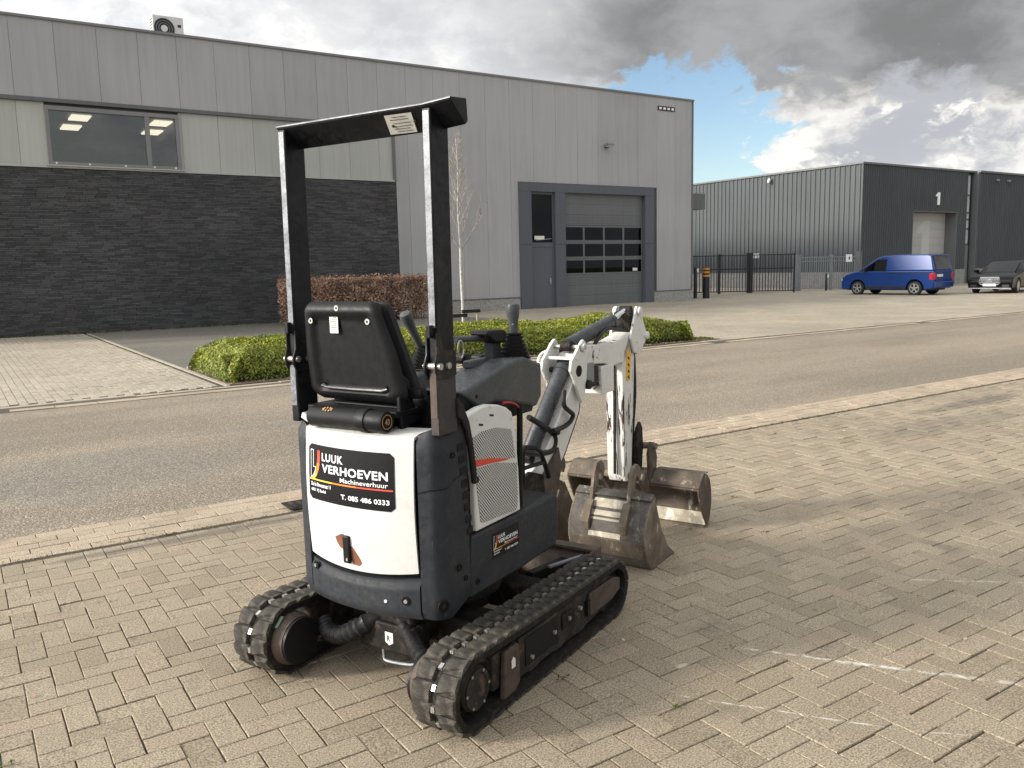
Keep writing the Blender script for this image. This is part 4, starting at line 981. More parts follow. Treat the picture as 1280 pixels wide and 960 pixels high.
def saloon():
    t = empty('parked_car', (41.1, 20.0, 0), R(191)); tag(t, 'black saloon car with chrome grille facing the road', 'car')
    zb = .90; fa, ra = 1.50, -1.44
    low = [(-2.38, .30)]+arch(ra, .38)+arch(fa, .38)+[(2.36, .22), (2.44, .40), (2.42, .62), (2.30, .74), (1.70, .87), (1.10, zb+.04), (.98, zb), (-1.95, zb), (-2.34, .90), (-2.44, .72), (-2.42, .4)]
    upr = [(1.0, zb), (.12, 1.38), (-.25, 1.455), (-.9, 1.44), (-1.6, 1.22), (-2.05, zb)]
    o, wz = car_shell(t, low, upr, .89, .92, .64, zb, 1.46, M_carblack)
    for s in (1, -1):
        w = MB(); side_poly(w, [(.78, .93), (.12, 1.31), (-.25, 1.385), (-.9, 1.37), (-1.48, 1.18), (-1.62, .95)], wz, s, .006); w.build('side_window', M_carglass, t)
        w = MB(); side_poly(w, [(.84, .905), (-1.7, .905), (-1.7, .925), (.84, .925)], wz, s, .008); w.build('window_strip', M_chromecar, t)
        for cx in (fa, ra): wheel(t, cx, s*.81, .335, .22, s, 10)
        w = MB(); w.prism([(2.02, .80), (2.33, .71), (2.40, .62), (2.34, .56), (2.0, .70)], min(s*.52, s*.90), max(s*.52, s*.90)); w.build('headlamp', M_head, t, .02)
        mm = MB(); mm.obox((.80, s*1.03, .99), (.13, .22, .15), Matrix.Identity(3)); mm.build('wing_mirror', M_carblack, t, .03)
        MB().box(2.40, 2.455, min(s*.50, s*.80), max(s*.50, s*.80), .27, .41).build('air_intake', M_trimblack, t, .02)
    m = MB(); m.prism([(.97, .935), (.16, 1.375), (.168, 1.39), (.98, .95)], -.60, .60); m.build('windscreen', M_carglass, t)
    m = MB(); m.prism([(-1.62, 1.21), (-2.02, .93), (-2.03, .945), (-1.63, 1.225)], -.55, .55); m.build('rear_window', M_carglass, t)
    g = MB().prism([(-.42, .50), (-.36, .73), (.36, .73), (.42, .50), (.34, .42), (-.34, .42)], 2.41, 2.452, 'x').build('grille', M_trimblack, t, .01)
    m = MB()
    for z in (.50, .56, .62, .68): m.box(2.453, 2.462, -.37, .37, z, z+.018)
    m.build('grille_slat', M_chromecar, g); pts = [(2.456, .43*c, z) for c, z in ((-1, .50), (-.86, .735), (.86, .735), (1, .50), (.80, .41), (-.80, .41), (-1, .50))]
    MB().tube(pts, .014, 6, sub=1).build('grille_frame', M_chromecar, g)
    bd = MB(); bd.lathe([(0, .085), (.012, .085), (.012, .072), (0, .072)], (2.458, 0, .585), (1, 0, 0), 24)
    for k in range(3):
        a = math.pi/2+k*2*math.pi/3; bd.prism([(.075*math.cos(a), .585+.075*math.sin(a)), (.012*math.cos(a+1), .585+.012*math.sin(a+1)), (.012*math.cos(a-1), .585+.012*math.sin(a-1))], 2.459, 2.468, 'x')
    bd.build('badge', M_chromecar, g)
    MB().box(2.455, 2.466, -.27, .27, .34, .455).build('number_plate', M_plate, t); MB().box(2.38, 2.47, -.86, .86, .225, .265).build('front_lip', M_chromecar, t, .01)
    MB().box(-2.2, 2.2, -.7, .7, .2, .42).build('underbody', M_trimblack, t)
saloon()

# ------------------------------------------------------------------ mini excavator: x forward, y to its left, z up; origin under the rear contact point
EX = empty('mini_excavator', (1.136, 2.86, 0), R(24)); tag(EX, 'white and charcoal mini excavator with roll bar and rubber tracks', 'excavator')
def P_(name, mb, mat, bevel=.004, parent=None, **k): return mb.build(name, mat, parent or EX, bevel, **k)
SW, TR, TC = .60, .85, .90                           # swing centre, tail radius and its centre
tail = lambda y, r=TR: TC-math.sqrt(max(0, r*r-y*y))
HW = .355
# --- tracks
def track(s):                                        # s=+1 left, -1 right
    yc = s*.46; hw = .09
    R0, R1 = .136, .124; cx0, cx1 = .055, 1.180
    def path(off):
        ang0 = math.asin((R0-R1)/(cx1-cx0)); r0, r1 = R0+off, R1+off; pts = []
        # clockwise seen from the right: bottom forward, front up, top back, rear down
        zc0, zc1 = R0+.013, R1+.013
        bot = [(cx0+(cx1-cx0)*i/24, 0) for i in range(25)]
        pts = [(cx0+(cx1-cx0)*i/26, .013-off) for i in range(26)]
        pts += [(cx1+r1*math.sin(a), zc1-r1*math.cos(a)) for a in np.linspace(0, math.pi, 18)]
        sagz = lambda i: -.006*math.sin(math.pi*i/26)
        pts += [(cx1+(cx0-cx1)*i/26, (zc1+r1)+((zc0+r0)-(zc1+r1))*i/26+sagz(i)) for i in range(1, 26)]
        pts += [(cx0-r0*math.sin(a), zc0+r0*math.cos(a)) for a in np.linspace(0, math.pi, 18)][:-1]
        return pts
    outer, inner = path(0.), path(-.026); n = len(outer); m = MB()
    vs = [(x, yc-hw, z) for x, z in outer]+[(x, yc+hw, z) for x, z in outer]+[(x, yc-hw, z) for x, z in inner]+[(x, yc+hw, z) for x, z in inner]
    fs = []
    for i in range(n):
        j = (i+1) % n; fs += [(i, j, n+j, n+i), (2*n+i, 3*n+i, 3*n+j, 2*n+j), (i, 2*n+i, 2*n+j, j), (n+i, n+j, 3*n+j, 3*n+i)]
    m.add(vs, fs); tr = P_('rubber_track', m, M_rubber, 0)
    # arc length positions
    P = np.array(outer+[outer[0]]); seg = np.linalg.norm(np.diff(P, axis=0), axis=1); cum = np.concatenate([[0], np.cumsum(seg)]); L = cum[-1]
    N = 43; a, h = .0285, .0135
    # a worn lug: wide foot, narrower slanted top
    def lugmesh(sk):
        b = .0395; m = MB()
        foot = [(-a-.006, -b, -.002), (a+.006, -b, -.002), (a+.006, b, -.002), (-a-.006, b, -.002)]
        topv = [(-a*.72+sk, -b*.95, h), (a*.72+sk, -b*.95, h*.93), (a*.72-sk, b*.93, h*.96), (-a*.72-sk, b*.93, h)]
        m.add(foot+topv, [(3,2,1,0),(4,5,6,7),(0,1,5,4),(1,2,6,5),(2,3,7,6),(3,0,4,7)]); return m.mesh('tread_lug', M_lug)
    LU = [lugmesh(.010), lugmesh(-.010)]
    LK = MB().box(-.011, .011, -.0075, .0075, -.006, .006).mesh('track_link', M_bolt)
    for i in range(N):
        for row in (0, 1):
            d = (i+.5*row)*L/N % L; k = int(np.searchsorted(cum, d, side='right')-1); k = min(k, n-1); f = (d-cum[k])/seg[k]; p = P[k]*(1-f)+P[k+1]*f
            tv = (P[k+1]-P[k])/seg[k]; nv = np.array([tv[1], -tv[0]])         # outwards
            z2 = p[1]
            M = Matrix(((tv[0], 0, nv[0]), (0, 1, 0), (tv[1], 0, nv[1]))); 
            if M.determinant() < 0: M = Matrix(((tv[0], 0, nv[0]), (0, -1, 0), (tv[1], 0, nv[1])))
            o = inst('tread_lug', LU[row], tr, (p[0], yc+(-.052 if row == 0 else .052), z2)); o.rotation_euler = M.to_euler()
            if row == 0:
                c = Vector((p[0]+tv[0]*L/N*.25+nv[0]*.005, yc, z2+tv[1]*L/N*.25+nv[1]*.005)); inst('track_link', LK, tr, c).rotation_euler = M.to_euler()
    # edge guide on the outer rim of the belt
    # frame, sprocket, idler, rollers
    so = s*.555                                       # outer side
    f = MB(); f.box(.20, 1.12, yc-.055, yc+.055, .075, .215); fr = P_('track_frame', f, M_frame, .006)
    yo = yc+s*.058
    cp = MB(); cp.prism([(.36, .065), (.36, .222), (1.14, .216), (1.20, .19), (1.20, .13), (1.14, .085), (.86, .06)], min(yo, yo+s*.012), max(yo, yo+s*.012)); cp.build('side_plate', M_frame, fr, .003)
    cp = MB(); cp.prism([(.40, .095), (.40, .205), (.66, .203), (.66, .093)], min(yo+s*.0125, yo+s*.018), max(yo+s*.0125, yo+s*.018)); cp.build('cover_plate', M_black, fr, .003)
    cp = MB(); cp.prism([(.69, .13), (.69, .195), (.80, .193), (.80, .128)], min(yo+s*.0125, yo+s*.02), max(yo+s*.0125, yo+s*.02)); cp.build('grease_cover', M_black, fr, .004)
    cp = MB(); cp.prism([(.93, .10), (.93, .205), (1.17, .20), (1.235, .18), (1.235, .125), (1.15, .10)], min(yo+s*.0125, yo+s*.026), max(yo+s*.0125, yo+s*.026)); cp.build('idler_fork', M_rust, fr, .006)
    cp = MB(); cp.box(.90, .922, min(yo+s*.0125, yo+s*.03), max(yo+s*.0125, yo+s*.03), .11, .18); cp.build('tension_stop', M_black, fr)
    cp = MB(); cp.prism([(.235, .03), (.25, .215), (.335, .222), (.352, .205), (.352, .06), (.31, .03)], min(yo, yo+s*.022), max(yo, yo+s*.022)); cp.build('sprocket_bracket', M_rust, fr, .006)
    for x, z in ((.62, .15), (.745, .162), (.845, .17), (.44, .12)): MB().cyl((x, yo+s*.012, z), (x, yo+s*.027, z), .0095, n=6).build('bolt', M_bolt, fr)
    st = MB(); st.prism([(.29, .135), (.29, .165), (.303, .178), (.316, .165), (.316, .135)], min(yo+s*.0222, yo+s*.0232), max(yo+s*.0222, yo+s*.0232)); st.build('sticker', M_label, fr)
    for k in range(3):
        x = .50+k*.20; MB().cyl((x, yc-.05, .066), (x, yc+.05, .066), .042, n=18).build('track_roller', M_rust, fr)
    MB().cyl((cx1, yc-.045, .138), (cx1, yc+.045, .138), .112, n=28).build('idler_wheel', M_dark, fr)
    # drive sprocket with teeth, hub and motor drum on the inner side
    sp = MB(); sp.cyl((cx0, yc-.018, .148), (cx0, yc+.018, .148), .092, n=28)
    for k in range(9):
        a_ = k*2*math.pi/9; c = Vector((cx0+.100*math.cos(a_), yc, .148+.100*math.sin(a_))); sp.obox(c, (.022, .03, .03), Matrix.Rotation(-a_, 3, 'Y'))
    sk = sp.build('sprocket', M_dark, EX, .003)
    MB().lathe([(0, .082), (.035, .082), (.045, .074), (.050, .074), (.051, .060), (.046, .058), (.046, .0)], (cx0+.03, yc+s*.019, .145), (0, s, 0), 28).build('hub_cover', M_frame, sk)
    for k in range(6):
        a_ = k*math.pi/3; MB().cyl((cx0+.03+.068*math.cos(a_), yc+s*.064, .145+.068*math.sin(a_)), (cx0+.03+.068*math.cos(a_), yc+s*.072, .145+.068*math.sin(a_)), .006, n=6).build('bolt', M_bolt, sk)
    dr = MB(); dr.lathe([(0, .108), (.085, .106), (.10, .098), (.115, .096), (.116, .0)], (cx0-.005, yc-s*.02, .150), (0, -s, 0), 30); dm = P_('motor_drum', dr, M_rust, 0)
    MB().lathe([(0, .093), (.012, .093), (.014, .0)], (cx0-.005, yc-s*.1365, .150), (0, -s, 0), 30).build('drum_face', M_black, dm)
    if s > 0: MB().obox((cx0-.07, yc-s*.08, .242), (.05, .05, .003), Matrix.Rotation(R(-42), 3, 'Y')).build('paint_spot', simple('green_paint_spot', (.12, .20, .13), .6), dm)
track(1); track(-1)
# --- undercarriage centre
m = MB(); m.box(.22, 1.02, -.12, .12, .13, .27); m.box(.40, .56, -.40, .40, .10, .22); m.box(.82, .96, -.40, .40, .10, .22); P_('undercarriage', m, M_dark, .012)
P_('slew_ring', MB().cyl((SW, 0, .262), (SW, 0, .345), .25, n=36), M_dark)
m = MB(); m.box(.20, .30, -.15, .13, .118, .235); bk = P_('rear_crossmember', m, M_dark, .008)
st = MB(); st.add([(.199, -.02+dx, z) for dx, z in ((-.022, .20), (.018, .20), (.018, .158), (-.002, .146), (-.022, .158))], [(0, 1, 2, 3, 4)]); st.build('sticker', M_label, bk)
st = MB(); add_text(st, 'R', -.010, .006, .163, .186, lambda a, c: (.1984, -.02-a-.002, c), .02); st.build('sticker_print', M_signblack, bk)
P_('hydraulic_sleeve', MB().tube([(.20, .33, .175), (.17, .27, .150), (.16, .19, .160), (.19, .11, .205), (.28, .03, .26)], .036, 12, ribs=.09, sub=8), M_hose, 0)
P_('hydraulic_sleeve', MB().tube([(.26, -.03, .255), (.21, -.12, .205), (.17, -.19, .175), (.15, -.27, .14), (.14, -.33, .125)], .033, 12, ribs=.09, sub=8), M_hose, 0)
P_('pull_wire', MB().tube([(.24, .045, .125), (.235, .04, .075), (.23, .02, .058), (.23, -.10, .070), (.25, -.16, .085)], .0065, 7, sub=3), M_galv, 0)
# dozer blade and its arms
m = MB(); m.shell(lambda a, b: (1.30+.07*(1-(2*b-1)**2)*-1+.03+.05*b, .36-.72*a, .025+.205*b), 4, 8, .014); bl = P_('dozer_blade', m, M_rust, 0)
MB().box(1.335, 1.40, -.36, .36, .232, .247).build('top_edge', M_rust, bl, .003); MB().box(1.31, 1.325, -.36, .36, .006, .05).build('cutting_edge', M_bucket, bl)
for y in (-.362, .352): 
    pl = MB(); pl.prism([(1.16, .24), (1.16, .10), (1.24, .03), (1.40, .03), (1.41, .246)], y, y+.010); pl.build('side_plate', M_rust, bl, .002)
for s in (1, -1):
    MB().obox((1.16, s*.20, .17), (.36, .045, .07), Matrix.Rotation(R(6), 3, 'Y')).build('blade_arm', M_dark, bl, .005)
    MB().obox((1.16, s*.30, .238), (.22, .02, .012), Matrix.Rotation(R(18*s), 3, 'Z')).build('brace', M_galv, bl, .002)
# --- upper structure
m = MB()
plan = [(tail(y, TR-.03), y) for y in np.linspace(-.33, .33, 13)]
m.prism(plan+[(.66, .33), (.66, -.33)], .355, .99, 'z'); P_('house_core', m, M_black, .01)
m = MB(); m.prism([(.55, -.345), (.985, -.345), (.995, -.30), (.995, .30), (.985, .345), (.55, .345)], .372, .605, 'z'); P_('floor_deck', m, M_dark, .01)
m = MB(); m.box(.66, .982, -.335, .335, .606, .616); P_('floor_mat', m, M_black, .003)
# tail panel with bulge, rounded top lip
PY0, PY1 = .262, -.272
def tailpt(a, b):                                    # a: left to right 0..1, b: 0 bottom..1 top
    y = PY0+(PY1-PY0)*a; sag = .020*(1-(2*a-1)**2)
    if b < .86: z = (.522-sag)+(1.012-.522+sag)*(b/.86); bul = -.012*math.sin(math.pi*b/.86); x = tail(y)+bul; return (x, y, z)
    t = (b-.86)/.14; an = t*math.pi/2; r = .028; return (tail(y)+r*(1-math.cos(an))+.10*max(0, t-.6)/.4, y, 1.012+r*math.sin(an))
tp = P_('tail_panel', MB().shell(tailpt, 20, 22, .012), M_whitepanel, 0)
def on_tail(y, z, off=.001):                         # a point lying on the outer face of the tail panel
    th = math.asin(y/TR); b = (z-.51)/(1.012-.51); bul = .012*math.sin(math.pi*min(1, max(0, b))); r = TR+bul/max(.3, math.cos(th))+off
    return (TC-r*math.cos(th), r*math.sin(th), z)
# company sign on the tail panel; s runs left to right along the arc, 0..1
SY0, SY1, SZ0, SZ1 = .233, -.200, .752, .968
def smap(u, v, off=.0025): return on_tail(SY0+(SY1-SY0)*u, SZ0+(SZ1-SZ0)*v, off)
def rr_poly(u0, u1, v0, v1, r, asp):
    out = []
    for cx, cy, a0 in ((u1-r, v1-r*asp, 0), (u0+r, v1-r*asp, 90), (u0+r, v0+r*asp, 180), (u1-r, v0+r*asp, 270)):
        out += [(cx+r*math.cos(R(a0+k*15)), cy+r*asp*math.sin(R(a0+k*15))) for k in range(7)]
    return out
sg = MB(); nu = 24
cols = []
for i in range(nu+1):
    u = i/nu; c = .035; e = 0.
    if u < c: e = .07*(1-math.sqrt(max(0, 1-((c-u)/c)**2)))
    if u > 1-c: e = .07*(1-math.sqrt(max(0, 1-((u-1+c)/c)**2)))
    cols.append([smap(u, e+(1-2*e)*k/6, .0015) for k in range(7)])
sg.add([p for c in cols for p in c], [(i*7+k, (i+1)*7+k, (i+1)*7+k+1, i*7+k+1) for i in range(nu) for k in range(6)])
SG = sg.build('company_sign', M_signblack, tp)
L1 = lambda a, c: smap(a, c)
def sign_content(mp, parent, tiny=True):
    m = MB(); add_text(m, 'LUUK', .205, .475, .725, .868, mp, .024, 1.10); m.build('lettering', M_letter, parent); m = MB(); add_text(m, 'VERHOEVEN', .205, .94, .525, .678, mp, .024, 1.08); m.build('lettering', M_letter, parent)
    m = MB(); add_text(m, 'Machineverhuur', .44, .94, .405, .488, mp, .004); m.build('small_lettering', M_letter, parent)
    for a in (('T. 085 486 0333', .445, .95, .112, .20, mp, .022), ('De la Rimestraat 11', .04, .32, .245, .315, mp, .018), ('6021 PJ Budel', .04, .25, .135, .205, mp, .018)): m = MB(); add_text(m, *a); m.build('small_lettering', M_letter, parent)
    # emblem: outlined L, orange swoosh
    m = MB(); L = [(.035, .90), (.080, .90), (.080, .60), (.115, .60), (.108, .52), (.085, .44), (.052, .39), (.035, .385)]
    n = len(L); cx = .065; cy = .60
    ins = [(.041, .885), (.074, .885), (.074, .585), (.108, .585), (.101, .53), (.081, .458), (.051, .412), (.041, .408)]
    m.add([mp(*p) for p in L+ins], [(i, (i+1)%n, n+(i+1)%n, n+i) for i in range(n)]); m.build('emblem_outline', M_letter, parent)
    def sw(t): # outer and inner edge of the swoosh
        o = [(.175, .90), (.176, .78), (.170, .66), (.155, .55), (.130, .455), (.095, .385), (.055, .345)]
        i_ = [(.140, .90), (.139, .78), (.133, .68), (.122, .58), (.105, .49), (.082, .42), (.050, .362)]
        return o, i_
    o, i_ = sw(0)
    for k, mt in ((0, M_letter_r), (2, M_letter_o), (4, M_letter_y)):
        mm = MB(); e = o[k:k+3]; f = i_[k:k+3]; mm.add([mp(*p) for p in e+f], [(j, 3+j, 4+j, j+1) for j in range(2)]); mm.build('emblem_swoosh', mt, parent)
    xs = np.linspace(.01, .985, 25)
    for a, b2, mt in ((0, 8, M_letter_y), (8, 15, M_letter_o), (15, 24, M_letter_r)):
        mm = MB()
        for i in range(a, b2): mm.add([mp(xs[i], .352), mp(xs[i+1], .352), mp(xs[i+1], .378), mp(xs[i], .378)], [(0, 1, 2, 3)])
        mm.build('colour_stripe', mt, parent)
sign_content(L1, SG)
# latch and bare rust round it
lt = MB(); lt.obox(on_tail(.025, .583, .006), (.014, .034, .108), Matrix.Rotation(0, 3, 'Z')); LT = lt.build('latch', M_black, tp, .006)
MB().cyl(on_tail(.020, .546, .010), on_tail(.020, .546, .018), .006, n=8).build('latch_pin', M_bolt, LT)
for pts in ([(.044, .640), (.060, .636), (.088, .622), (.082, .604), (.066, .582), (.050, .578), (.036, .588), (.036, .63)], [(.012, .600), (-.004, .590), (-.030, .556), (-.040, .536), (-.026, .522), (.000, .524), (.012, .540)]):
    mm = MB(); mm.add([on_tail(y, z, .0012) for y, z in pts], [tuple(range(len(pts)))]); mm.build('rust_patch', M_rustpatch, tp)
# tail skirt below the panel
m = MB(); m.shell(lambda a, b: (tail(.266-.542*a)-.004+.014*(max(0, .25-b)/.25)**2+(.010 if b > .88 else 0), .266-.542*a, (.342+.020*(2*a-1)**2*0)+(.158-.018*(1-(2*a-1)**2))*b), 18, 10, .02)
sk = P_('tail_skirt', m, M_grey, 0)
for y, z in ((.228, .475), (-.222, .415)):
    p = on_tail(y, z, .004); q = on_tail(y, z, .010); MB().lathe([(0, .017), (.004, .017), (.004, .012), (-.002, .011)], p, Vector(q)-Vector(p), 16).build('bolt_seat', M_black, sk); MB().cyl(p, on_tail(y, z, .012), .008, n=6).build('bolt', M_bolt, sk)
p = on_tail(-.14, .405, -.0); MB().cyl(p, on_tail(-.14, .405, .008), .006, n=8).build('rivet', M_letter, sk)
# corner covers: along the tail arc, round the corner, along the side
def corner(s, ztop, name):
    pts = []
    y0 = .272 if s > 0 else .282
    for y in np.linspace(y0, .330, 6): pts.append((tail(y)-.004, y))
    pts += [(tail(.33)+.012, .345), (tail(.33)+.03, .353), (tail(.33)+.055, .358)]; pts += [(x, .358) for x in (.25, .27, .298)]
    if s < 0: pts = [(x, -y) for x, y in pts]
    pts = np.array(pts); d = np.concatenate([[0], np.cumsum(np.linalg.norm(np.diff(pts, axis=0), axis=1))]); d /= d[-1]
    def f(a, b):
        x = np.interp(a, d, pts[:, 0]); y = np.interp(a, d, pts[:, 1]); zt = np.interp(a, [0, .18, .5, .62, 1], ztop); zb = np.interp(a, [0, .5, 1], [.345, .335, .378])
        t = 0 if b < .93 else (b-.93)/.07; inward = .022*t*t; cx, cy = SW-x, -y; L = math.hypot(cx, cy); tb = max(0, .06-b)/.06
        return (x+cx/L*(inward+.016*tb*tb), y+cy/L*(inward+.016*tb*tb), zb+(zt-zb)*b)
    m = MB(); m.shell(f, 22, 18, .018) if s > 0 else m.shell(lambda a, b: f(1-a, b), 22, 18, .018)
    if s > 0:
        m = MB(); m.shell(lambda a, b: f(1-a, b), 22, 18, .018)
    else:
        m = MB(); m.shell(lambda a, b: f(a, b), 22, 18, .018)
    return P_(name, m, M_grey, 0), f
cl, fl = corner(1, (1.015, 1.035, 1.055, 1.055, 1.04), 'corner_cover')
cr, frr = corner(-1, (1.028, 1.048, 1.050, 1.075, 1.085), 'corner_cover')
def on_corner(f, a, b, off=.002):
    p = Vector(f(a, b)); e = .01; du = Vector(f(min(1, a+e), b))-Vector(f(max(0, a-e), b)); n = Vector((du.y, -du.x, 0)).normalized()
    if n.dot(p-Vector((SW, 0, p.z))) < 0: n = -n
    return p+n*off, n
for a, b, r in ((.33, .085, .024), (.70, .23, .013), (.62, .83, .011), (.86, .14, .010)):
    p, n = on_corner(frr, a, b); MB().lathe([(0, r), (.005, r), (.005, r*.75), (.001, r*.72), (.001, 0)], p, n, 18).build('bolt_recess', M_black, cr); MB().cyl(p, p+n*.004, r*.35, n=6).build('bolt', M_frame, cr)
mm = MB()
for k in range(22): 
    p, n = on_corner(frr, k/21, .70, .0008); mm.add([p+Vector((0, 0, .0025)), p-Vector((0, 0, .0025))], [])
mm.f = [(2*k, 2*k+1, 2*k+3, 2*k+2) for k in range(21)]; mm.build('seam', M_black, cr)
# stepped slots up the side edge of the right cover
for k in range(8):
    z = .985-k*.046 if k < 3 else .985-k*.047; x = .238+k*.0065
    mm = MB(); mm.box(x, x+.036, -.3615, -.350, z-.028, z); mm.build('vent_slot', M_black, cr, .002)
# filler cap stub seen left of the canister
P_('hinge_stub', MB().obox((.105, .262, 1.062), (.03, .045, .025), Matrix.Rotation(R(25), 3, 'X')), M_whitepanel, .005)
# right side: white panel with two mesh fields and a red flash, dark lower cover with decal
SX = -HW
wp = [(.298, 1.060), (.330, 1.085), (.40, 1.098), (.46, 1.100), (.53, 1.088), (.585, 1.070), (.625, 1.045), (.640, 1.00), (.655, .90), (.668, .80), (.675, .622), (.350, .619), (.350, .80), (.325, .95)]
ws = P_('side_panel', MB().prism(wp, SX, SX+.035), M_white, .008)
def sidepoly(name, poly, y, th, mat, parent, bev=0): return MB().prism(poly, y-th, y).build(name, mat, parent, bev)
sidepoly('mesh_grille', [(.328, .985), (.40, 1.003), (.50, 1.002), (.612, .976), (.622, .935), (.640, .852), (.337, .905)], SX-.0008, .0015, M_grille, ws)
sidepoly('mesh_grille', [(.350, .868), (.50, .860), (.648, .830), (.650, .70), (.645, .640), (.630, .634), (.395, .645), (.378, .655), (.372, .70)], SX-.0008, .0015, M_grille, ws)
sidepoly('red_flash', [(.336, .903), (.45, .890), (.60, .857), (.56, .858), (.45, .868), (.345, .874)], SX-.0024, .0005, M_letter_r, ws)
for x, z in ((.475, 1.055), (.40, 1.03)): MB().obox((x, SX-.0008, z), (.028, .001, .008), Matrix.Rotation(R(12), 3, 'Y')).build('scratch', M_dark, ws)
lc = [(.302, .372), (.302, .50), (.318, .612), (.660, .614), (.69, .612), (.955, .620), (.985, .610), (.988, .43), (.96, .388), (.70, .374)]
lo = P_('lower_side_cover', MB().prism(lc, SX-.003, SX+.04), M_grey, .010, seg=3)
P_('lower_side_cover', MB().prism(lc, -SX-.04, -SX+.003), M_grey, .010)
P_('front_cover', MB().box(.955, .995, -.315, .315, .39, .60), M_grey, .012)
x0, x1, z0, z1 = .452, .648, .478, .580
dc = sidepoly('company_decal', [(x0, z0), (x1, z0), (x1, z1), (x0, z1)], SX-.0035, .0012, M_signblack, lo)
sign_content(lambda a, c: (x0+(x1-x0)*a, SX-.0052, z0+(z1-z0)*c), dc)
for x, z in ((.345, .425),): MB().lathe([(0, .012), (.004, .012), (.004, .008), (.001, .008), (.001, 0)], (x, SX-.003, z), (0, -1, 0), 14).build('bolt_recess', M_black, lo)
# left side panel, plain
P_('side_panel', MB().prism(wp, HW-.035, HW), M_white, .008)
# bent black bracket from the roll bar foot down the panel edge
st = P_('roll_bar_bracket', MB().prism([(.226, 1.16), (.262, 1.13), (.300, 1.06), (.318, .985), (.333, .90), (.338, .845), (.331, .815), (.316, .820), (.312, .86), (.300, .95), (.280, 1.03), (.250, 1.075), (.226, 1.085)], -.376, -.359), M_blackpaint, .005)
MB().lathe([(0, .013), (.006, .013), (.006, .007), (.0, .006)], (.326, -.377, .835), (0, -1, 0), 14).build('eyelet', M_frame, st)
# --- roll bar
def rpost(s):
    y0, y1 = (s*.368, s*.330); a, b = min(y0, y1), max(y0, y1); xo = .128
    lowp = P_('roll_bar_post', MB().box(xo-.004, xo+.104, a, b, 1.035, 1.285), M_blackpaint if s > 0 else simple('rusty_post', (.030, .025, .024), .55, var=.4, scale=12., dirt=(.075, .045, .033), dirtamt=.6), .004)
    upp = P_('roll_bar_post', MB().prism([(xo, 1.290), (xo+.10, 1.290), (xo+.106, 2.125), (xo+.006, 2.165)], a+.001, b-.001), M_blackpaint, .004)
    MB().prism([(xo+.002, 1.42), (xo-.0015, 1.42), (xo+.0035, 2.155), (xo+.007, 2.155)], a+.006, b-.006).build('worn_sheen_edge', M_edge, upp)  # strip painted pale as the sky's glint on the post's rear face
    MB().box(xo-.007, xo-.0045, a+.005, b-.005, 1.10, 1.26).build('worn_sheen_edge', M_edge if s > 0 else M_rust, lowp)  # left strip has the sheen painted in, right one is rust
    hb = P_('hinge_bracket', MB().prism([(xo-.020, 1.262), (xo-.024, 1.29), (xo-.012, 1.325), (xo-.010, 1.40), (xo+.012, 1.405), (xo+.030, 1.34), (xo+.103, 1.335), (xo+.103, 1.245), (xo+.05, 1.235), (xo-.008, 1.24)], a-.005 if s < 0 else b, a if s < 0 else b+.005), M_frame, .002)
    hb2 = MB().prism([(xo-.022, 1.262), (xo-.026, 1.29), (xo-.010, 1.325), (xo-.008, 1.40), (xo+.03, 1.35), (xo+.104, 1.34), (xo+.104, 1.245), (xo-.008, 1.235)], b if s < 0 else a-.010, b+.010 if s < 0 else a).build('cheek_plate', M_blackpaint, hb, .003)
    MB().cyl((xo-.004, a-.018, 1.285), (xo-.004, b+.018, 1.285), .012, n=12).build('hinge_pin', M_bolt, hb)
    MB().cyl((xo+.05, a-.014, 1.283), (xo+.05, b+.014, 1.283), .012, n=12).build('lock_bolt', M_bolt, hb)
    MB().box(xo-.028, xo-.006, (a+b)/2-.01, (a+b)/2+.01, 1.385, 1.43).build('hinge_stop', M_black, hb, .003)
    if s < 0: MB().tube([(xo+.112+.018*math.cos(t), a-.018, 1.335+.032*math.sin(t)) for t in np.linspace(0, 6.283, 17)], .003, 6, sub=1).build('pin_ring', M_bolt, hb)
rpost(1); rpost(-1)
tbm = MB(); sec = [(.130, 2.168), (.132, 2.178), (.225, 2.186), (.232, 2.110), (.214, 2.096)]
ys = [.371, -.335, -.375, -.455]; lift = [0, .002, .005, .011]
vs = [(x, y, z+l) for y, l in zip(ys, lift) for x, z in sec]; fs = [tuple(range(5)), tuple(range(19, 14, -1))]
for k in range(3): fs += [(k*5+i, (k+1)*5+i, (k+1)*5+(i+1) % 5, k*5+(i+1) % 5) for i in range(5)]
tbm.add(vs, fs); tb = P_('roll_bar_top', tbm, M_blackpaint, .004)
MB().add([(x, y, z+l) for y, l in zip(ys, lift) for x, z in ((.1285, 2.1725), (.1285, 2.1755), (.132, 2.1785))], [(k*3+i, k*3+i+1, k*3+i+4, k*3+i+3) for k in range(3) for i in range(2)]).build('worn_sheen_edge', M_edge, tb)  # thin highlight of the top edge, painted as a pale strip
